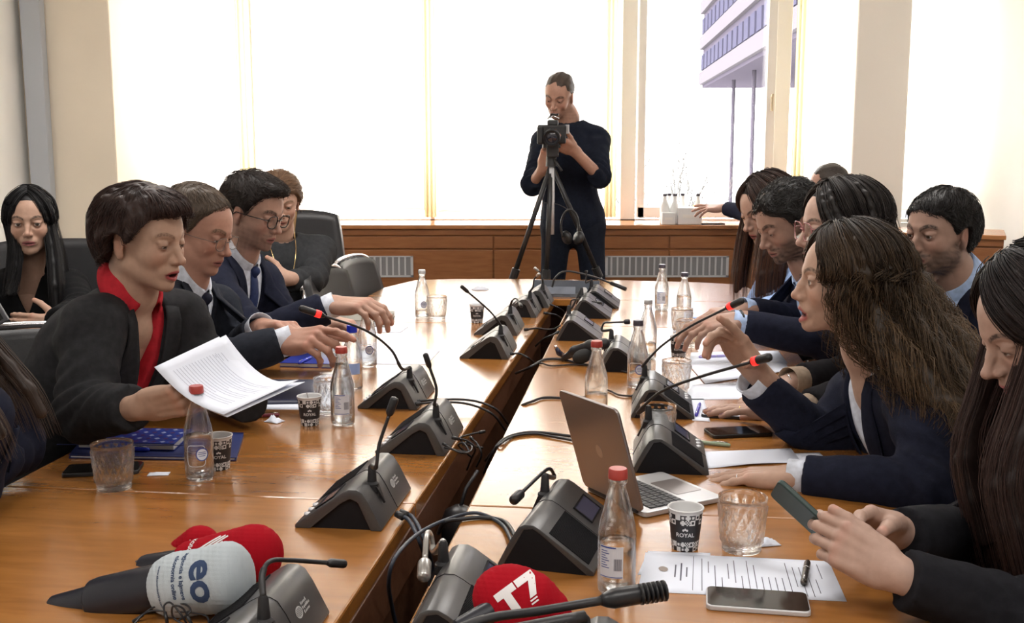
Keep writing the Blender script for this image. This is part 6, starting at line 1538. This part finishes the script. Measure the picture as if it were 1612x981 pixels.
cable([(808, 858, Z+.01), (790, 826, Z), (752, 808, Z), (712, 815, Z), (662, 838, Z+.01), (624, 875, .78), (612, 915, .74), (618, 960, .66), (628, 1000, .6)], 'long cable looping from the dark unit across the slot to the bottom edge', .0034, CBB)
cable([(815, 852, Z+.01), (795, 822, Z), (760, 815, Z), (725, 818, Z), (700, 822, Z), (690, 840, .72)], 'short cable curling from the dark unit into the slot', .0038)
cable([(656, 632, Z+.01), (700, 629, Z+.02), (745, 631, Z+.02), (780, 644, .76), (800, 668, .70)], 'upper cable bridging from the red lit left unit to the slot', .0032)
cable([(656, 636, Z+.01), (700, 633, Z+.02), (740, 637, Z+.015), (775, 652, .75), (796, 678, .69)], 'lower cable bridging from the red lit left unit to the slot', .0032)
cable([(935, 692, Z), (850, 681, Z), (812, 684, Z), (788, 696, Z), (772, 720, .72), (762, 745, .64)], 'upper cable running from under the laptop lid into the slot', .0036)
cable([(935, 700, Z), (868, 687, Z), (840, 683, Z), (806, 688, Z), (782, 704, .75), (764, 725, .66)], 'lower cable running from under the laptop lid into the slot', .0030)
cable([(925, 630, Z), (862, 626, Z), (838, 632, Z), (820, 640, .745), (812, 655, .68)], 'cable looping over the slot edge left of the laptop lid', .0036)
cable([(1000, 624, Z), (975, 622, Z), (952, 614, Z), (915, 626, Z), (886, 629, Z)], 'cable behind the bottle at the laptop lid', .0028)
cable([(940, 577, Z), (915, 573, Z), (885, 566, Z), (858, 566, Z), (835, 578, .75), (812, 588, .70)], 'thick cable under the headset crossing to the slot', .0040)
cable([(1000, 590, Z), (950, 577, Z), (905, 574, Z), (868, 576, Z), (850, 572, Z), (830, 580, .72)], 'thin cable under the headset crossing to the slot', .0026)
cable([(806, 557, Z+.008), (818, 557, Z), (832, 564, .745), (843, 573, .70)], 'short cable behind the nearest silvery unit on the left', .0032)
cable([(828, 519, Z+.01), (845, 517, Z+.01), (860, 519, .75), (872, 518, .745), (882, 513, Z+.01)], 'cable bridging the slot between the silvery units', .0034)
cable([(878, 523, Z+.01), (868, 528, .76), (855, 534, .74), (843, 545, .70)], 'grey cable leaving the white topped unit towards the slot', .0034)
cable([(858, 493, Z+.01), (872, 495, .76), (882, 500, .74), (890, 506, .70)], 'short cable under the last left units', .0034)
cable([(868, 480, Z+.01), (878, 484, .76), (886, 489, .74), (892, 496, .70)], 'small cable at the far end of the slot', .0030)
for k, pts in enumerate([[(716, 690, .80), (735, 694, .79), (748, 706, .77), (742, 722, .72), (735, 740, .68)], [(700, 700, .78), (722, 712, .78), (738, 712, .77), (730, 698, .78), (722, 702, .77), (742, 720, .73)],
      [(645, 698, .762), (672, 699, .765), (705, 706, .765), (735, 712, .77), (743, 706, .77), (738, 696, .77), (728, 700, .77)], [(742, 690, .75), (752, 700, .75), (758, 716, .73), (750, 735, .69)], [(760, 680, .76), (740, 684, .76), (724, 690, .76), (735, 700, .74), (760, 705, .72)]]):
    cable(pts, 'thin wire %s in the tangle by the slot' % ['arching highest', 'coiled in a small loop', 'running left over the unit', 'falling into the gap', 'reaching towards the right table'][k], .0022)
r = root('power_adapter', tb(-.372, 2.10, .62), 'round black power adapter hanging in the slot below the wire tangle', 'adapter', None, -TA)
MB().lathe([(0, -.06), (.030, -.055), (.038, -.03), (.038, .03), (.030, .05), (.012, .06), (0, .06)], 24).build('body', BLACKPL, r, True); MB().tube([(0, 0, .05), (.01, .02, .09), (.03, .05, .12)], .004, 8).build('lead', CBL, r, True)
# earphone wires by the white foam microphone
for k, pts in enumerate([[(215, 975, TZ+.004), (245, 955, .77), (285, 950, .78), (300, 962, .775), (280, 978, .765)], [(262, 975, .765), (258, 955, .78), (268, 949, .785), (283, 965, .78), (296, 985, .76)], [(300, 980, .765), (288, 958, .785), (272, 955, .79), (275, 975, .77), (310, 990, .76)], [(205, 990, .76), (230, 965, .765), (260, 962, .765), (320, 968, .765), (330, 985, .76)]]):
    cable([(a, b, c-.0) for a, b, c in pts], 'thin black earphone wire %s under the white foam' % ['sweeping widest', 'in a tight upright loop', 'crossing the loop', 'lying lowest'][k], .0014, CBL, 'wire', 40, 'earphone wires under the white foam')
# headset lying on the right table
r = root('headset', at(915, 572, TZ), 'black headset lying against the white topped unit', 'headset'); o = np.array(r.location)
B = Blob(); a, b, c, d = P(885, 566, 3.30), P(905, 553, 3.28), P(930, 546, 3.25), P(952, 541, 3.20)
B.chain([a, b, c, d], [.007, .016, .020, .017], .01, flat=((0, -1, .2), 1.6)); v, f = B.mesh(.004); link('band', raw_mesh('band', v-o, f), BLACKPL, r)
B = Blob(); B.ell(P(917, 561, 3.24), (.032, .018, .022), frame((.9, 0, .35)), .01); v, f = B.mesh(.004); link('ear_pad', raw_mesh('ear_pad', v-o, f), pbr('ear_pad_foam', (.02, .02, .02), .9), r)
r = root('cable_plug', at(880, 562, TZ), 'dark blue cable plug standing up beside the headset', 'plug'); o = np.array(r.location)
MB().tube([V3(.012, 0, .006), P(880, 556, 3.30)-o, P(876, 548, 3.30)-o], [.008, .009, .006], 10).build('body', pbr('plug_navy', (.015, .02, .05), .4), r, True); MB().tube([P(876, 549, 3.30)-o, P(874, 544, 3.30)-o], .005, 8).build('contact', CHROME, r, True)
# ------------------------------------------------------------------ windowsill
SW = pbr('bottle_label_white', (.85, .85, .85), .5)
SY = 6.83; zs = .9405
for k, x in enumerate((1046, 1054, 1062, 1075, 1098)):
    p = P(x, 350, SY+.02*(k % 2)); r = root('sill_bottle', (p[0], p[1]+.03*(k % 2), zs), '%s small water bottle on the windowsill' % ['first', 'second', 'third', 'fourth', 'fifth'][k]+' from the left', 'bottle', 'small water bottles on the windowsill')
    MB().lathe([(0, 0), (.028, 0), (.030, .01), (.030, .095), (.014, .150), (.0125, .172), (.0125, .180), (0, .180)], 20).build('plastic_body', SW if k < 3 else FRAME, r, True)
    MB().lathe([(0, .192), (.014, .191), (.014, .176), (0, .176)], 14).build('cap', CAPD, r, auto=.5)
for k, (x0, x1, h) in enumerate([(1041, 1062, .075), (1066, 1103, .105)]):
    a, b = P(x0, 350, 6.80), P(x1, 350, 6.80); r = root('paper_pack', ((a[0]+b[0])/2, 6.795, zs), '%s pack of white napkins on the windowsill' % ['low', 'tall'][k], 'pack', 'white packs on the windowsill')
    MB().box((0, 0, h/2), (b[0]-a[0], .05, h)).build('pack', SW, r, bevel=.004); MB().box((0, -.026, h*.5), ((b[0]-a[0])*.6, .001, h*.2)).build('label', FRAME, r)
phone((P(1122, 351, 6.80)[0], 6.80, zs), (1, 0, 0), 'black phone lying on the windowsill under the stretched arm', body=BLACKPL, scr=SCB)
phone((2.42, 6.24, zs), (1, -.3, 0), 'dark phone on the short cabinet beside the column', body=BLACKPL, scr=SCB)

# ------------------------------------------------------------------ camera, tripod, headphones
CAMB = pbr('camera_body_black', (.016, .016, .017), .42)
tc = P(868, 236, 5.60)
r = root('tripod', (tc[0], tc[1], 0), 'black video tripod standing before the cameraman', 'tripod')
o = np.array(r.location); ap = P(868, 262, 5.60)-o
MB().tube([ap+V3(0, 0, .10), ap+V3(0, 0, .0)], [.022, .03], 16).box(ap+V3(0, 0, .105), (.09, .07, .022)).build('head', CAMB, r, auto=.5)
MB().tube([ap+V3(0, .0, .06), ap+V3(.05, -.06, -.02), ap+V3(.02, .25, -.02)][:2], .007, 8).build('pan_handle', CAMB, r, True)
MB().tube([ap, ap+V3(0, 0, -.35)], .017, 12).build('centre_column', METAL, r, True)
for k, (px_, Y_) in enumerate([(784, 5.25), (860, 5.02), (962, 5.62)]):
    ft = P(px_, 520, Y_); dirv = None
    gx = {0: (808, 437, 5.62), 1: (860, 437, 5.56), 2: (944, 437, 5.72)}[k]; m_ = P(*gx)-o; s0 = ap+V3(0, 0, -.01); d = nrm(m_-s0); L = -s0[2]/d[2]
    a = s0; f1 = s0+d*L*.42; f2 = s0+d*L*.72; e = s0+d*(L-.02)
    leg = MB().tube([a+V3(0, 0, .02), f1], .0135, 10).build('leg', CAMB, r, True)
    MB().tube([f1, f2], .0115, 10).build('leg_middle', METAL, leg, True); MB().tube([f2, e], .009, 10).build('leg_lower', CAMB, leg, True)
    MB().tube([f1-d*.03, f1+d*.03], .022, 12).build('clamp', CAMB, leg, auto=.5); MB().tube([f2-d*.025, f2+d*.025], .018, 12).build('clamp', CAMB, leg, auto=.5); MB().tube([e-d*.02, e+d*.012], .016, 12).build('foot', BLACKPL, leg, auto=.5)
r = root('video_camera', P(870, 213, 5.56), 'black photo camera with round lens mounted on the tripod', 'camera', None, -.10); 
MB().box((-.005, .02, .005), (.145, .055, .095)).box((.0, .015, .062), (.055, .05, .03)).box((-.062, -.005, .0), (.032, .035, .09)).build('body', CAMB, r, bevel=.008, seg=3)
lz = MB().lathe([(0, 0), (.036, 0), (.040, .02), (.040, .05), (.043, .055), (.043, .085), (.038, .086), (.034, .070), (0, .066)], 36).build('lens', BLACKPL, r, auto=.5); lz.rotation_euler = (math.pi/2+.15, 0, 0); lz.location = (.0, .0, -.002)
MB().lathe([(0, .071), (.030, .069), (.033, .0665)], 24).build('front_glass', pbr('lens_glass', (.02, .02, .03), .05, coat=1), lz, True)
MB().tube([(-.02, .02, .09), (.0, -.10, .10), (.035, -.11, .10)], .006, 8).build('microphone_arm', CAMB, r, True); MB().box((.07, -.0, .03), (.004, .06, .045), rz=.5).build('fold_out_screen', METAL, r, bevel=.003)
MB().box((0, .02, -.075), (.06, .06, .07)).build('mount_plate', CAMB, r, bevel=.004); MB().tube([(-.03, .04, .085), (0, .04, .098), (.03, .04, .085)], .004, 8).build('handle', CHROME, r, True)
hp = P(897, 350, 5.58); r = root('headphones', hp, 'black headphones hanging from the tripod', 'headphones')
MB().tube([V3(.075*math.sin(t)*.6, 0, .085*math.cos(t)-.02) for t in np.linspace(-2.3, 2.3, 26)], .006, 8).build('headband', CAMB, r, True)
for s in (-1, 1): c_ = MB().lathe([(0, -.014), (.030, -.014), (.036, -.006), (.036, .008), (.028, .016), (0, .016)], 24).build('ear_cup', CAMB, r, True); c_.location = (s*.03+.015, -.01*s, -.080); c_.rotation_euler = (0, math.pi/2+.3*s, .5)
MB().tube(spline([(.0, .0, .06), (-.06, .02, .09), (-.13, .0, .10)], 14), .0025, 6).build('hanging_cord', CBL, r, True)

# ------------------------------------------------------------------ chairs
LEA = pbr('black_leather', (.022, .022, .024), .42, bump=(180, .35)); TAN = pbr('tan_inset', (.32, .19, .08), .5)
def chair(loc, face, label, kind='canti', bh=1.0, bw=.46):
    """face: direction the sitter faces"""
    g = nrm(np.array((face[0], face[1], 0))); r = root('office_chair', (loc[0], loc[1], 0), label, 'chair', 'chairs around the room', math.atan2(g[1], g[0]))
    MB().box((.0, 0, .44), (.46, .46, .05)).build('seat', LEA, r, bevel=.02, seg=3)
    n, m = 9, 9; tilt = .10
    def bk(a, b, t=0.):
        y = (a-.5)*bw*(1-.12*b**3); z = .50+(bh-.50)*b-.02*(abs(a-.5)*2)**4*b; return V3(-.22-tilt*b+.03*(1-(2*a-1)**2)*-1+.0, y, z)
    patch(bk, 17, 15, .045 if kind != 'exec' else .09, 'backrest', LEA, r, True)
    if kind == 'canti':
        for s in (-1, 1): MB().tube(spline([(.22, s*.23, .02), (-.20, s*.23, .02)], 3), .011, 10).tube(spline([(.22, s*.23, .02), (.235, s*.23, .22), (.20, s*.23, .42), (-.18, s*.235, .44), (-.235, s*.235, .50), (-.30-.02, s*bw*.455, bh-.06)], 26), .011, 10).build('frame_tube', CHROME, r, True)
        MB().tube(spline([(-.325, -bw*.45, bh-.06), (-.34, -bw*.38, bh-.0), (-.35, 0, bh+.015), (-.34, bw*.38, bh-.0), (-.325, bw*.45, bh-.06)], 24), .010, 10).build('top_rail', CHROME, r, True)
        for s in (-1, 1): MB().box((.0, s*.26, .66), (.26, .035, .02)).build('armrest', BLACKPL, r, bevel=.006)
        for s in (-1, 1): MB().tube([(.10, s*.25, .44), (.11, s*.26, .655)], .010, 8).build('armrest_post', CHROME, r, True)
    else:
        MB().tube([(0, 0, .06), (0, 0, .42)], .03, 14).build('gas_lift', CHROME, r, True)
        for k in range(5): a = 2*math.pi*k/5; MB().tube([(0, 0, .09), (.28*math.cos(a), .28*math.sin(a), .06)], [.022, .014], 10).tube([(.28*math.cos(a), .28*math.sin(a), .05), (.28*math.cos(a), .28*math.sin(a), .0)], .024, 12).build('leg', CHROME, r, True)
        if kind == 'exec':
            patch(lambda a, b: bk(.40+.2*a*(1.6-b*.0) if False else .5+(a-.5)*(.05+.16*b), .62+.38*b)+V3(.050, 0, .0), 6, 8, .006, 'tan_inset', TAN, r, True)
        for s in (-1, 1): MB().tube(spline([(.12, s*.24, .44), (.16, s*.29, .56), (.10, s*.29, .66), (-.15, s*.29, .66), (-.22, s*.25, .60)], 20), .018, 10).build('armrest', BLACKPL, r, True)
    return r
a = P(507, 340, 4.95); chair((a[0]-.12, a[1]-.22, 0), (.2, -1), 'high black leather chair with a tan inset behind the men in glasses', 'exec', 1.12, .54)
a = P(512, 425, 4.50); chair((a[0]+.30, a[1]-.08, 0), (1, -.30), 'empty black chair with chrome frame, left one of the pair by the table', 'canti', .90, .42)
a = P(560, 410, 4.95); chair((a[0]+.30, a[1]-.08, 0), (1, -.30), 'empty black chair with chrome frame, right one of the pair by the radiator', 'canti', .90, .42)
a = P(120, 380, 4.10); chair((a[0]-.04, a[1]-.25, 0), (.2, -1), 'dark rounded chair behind the young woman in black', 'swivel', 1.06, .56)
a = P(20, 505, 2.95); chair((a[0]+.12, a[1]-.28, 0), (.45, -1), 'tall black chair with light rim at the left behind the cut off person', 'canti', .90, .50)
for nm, q in (('the woman in the red shirt', PEOPLE[0]), ('the man in thin glasses', PEOPLE[1]), ('the man with dark rimmed glasses', PEOPLE[2]), ('the person cut by the left edge', PEOPLE[5]), ('the curly haired woman', PEOPLE[6]), ('the woman in pink rimmed glasses', PEOPLE[7]), ('the bowing man', PEOPLE[8]), ('the woman in the light blue blouse', PEOPLE[9]), ('the smiling man in the second row', PEOPLE[10]), ('the woman holding the phone', PEOPLE[11]), ('the man reaching over the sill', PEOPLE[12])):
    p = q['pelvis']; chair(p+q['g']*.05, q['g'], 'black chair with chrome frame under '+nm, 'canti', .84, .42)
a = P(1148, 440, 4.15); chair((a[0]+.28, a[1], 0), (-1, -.1), 'dark low chair before the radiator grille on the right', 'swivel', .86, .46)
# tablet edge at the far left
a = P(-62, 496, 2.9); r = root('tablet', a, 'grey tablet with a light rim at the left edge', 'tablet'); MB().box((0, 0, 0), (.22, .012, .15), R=roty(-.5)).build('body', pbr('tablet_grey', (.10, .10, .11), .4), r, bevel=.003); MB().box((0, -.007, 0), (.20, .001, .13), R=roty(-.5)).build('screen', SCB, r)
MB().tube([(-.09, -.002, -.09+.02), (.105, -.002, .125)], .003, 6).build('light_rim', FRAME, r, True)
# watch, ring, bangle
def band(c, axis, rad, th, label, name, mat, cat, dial=False):
    r = root(name, c, label, cat); ax = nrm(axis); u = nrm(np.cross(ax, V3(.1, .2, 1))); w_ = np.cross(ax, u)
    pts = [rad*(math.cos(t)*u+math.sin(t)*w_) for t in np.linspace(0, 2*math.pi, 33)]; MB().tube(pts, th, 8, False).build('loop', mat, r, True)
    if dial: MB().lathe([(0, .006), (.014, .006), (.017, .0), (0, -.002)], 20).build('dial', METAL, r, auto=.5)
    return r
hI = PEOPLE[8]['hands'][0]; band(np.array(hI['wrist'])+nrm(hI['fdir'])*-.012, hI['fdir'], .0285, .004, 'dark wristwatch on the wrist of the bowing man', 'wristwatch', BLACKPL, 'watch')
GOLD = pbr('gold', (.75, .55, .25), .25, 1.)
for k, lb in ((7, 'gold ring on the hand with dark nails'), (6, 'silver ring on the flat hand of the curly haired woman')):
    h = PEOPLE[k]['hands'][0]; f_ = nrm(h['fdir']); b = nrm(np.array(h['back'], float)-f_*(np.array(h['back'], float)@f_)); l_ = np.cross(b, f_); c = np.array(h['wrist'])+f_*.108+l_*(h['m']*-.0115)-b*.001
    band(c, f_, .0092, .0013, lb, 'finger_ring', GOLD if k == 7 else CHROME, 'ring')
h = PEOPLE[7]['hands'][1]; band(np.array(h['wrist']), h['fdir'], .028, .0016, 'thin pale bangle on the far wrist of the woman in pink rimmed glasses', 'bangle', CHROME, 'bangle')
# necklace on the sweater
nb = PERS_F['neckb']; r = root('necklace', nb, 'long thin gold necklace on the dark grey sweater', 'necklace'); g = PERS_F['g']; lt_ = np.cross(V3(0, 0, 1), g)
pts = spline([lt_*.06+V3(0, 0, .02), lt_*.045+g*.12-V3(0, 0, .08), g*.150-V3(0, 0, .22), -lt_*.045+g*.12-V3(0, 0, .08), -lt_*.06+V3(0, 0, .02)], 40); MB().tube(pts, .0018, 6).build('chain', GOLD, r, True); MB().tube([g*.152-V3(0, 0, .22)-lt_*.02, g*.152-V3(0, 0, .222)+lt_*.02], .004, 8).build('pendant', GOLD, r, True)
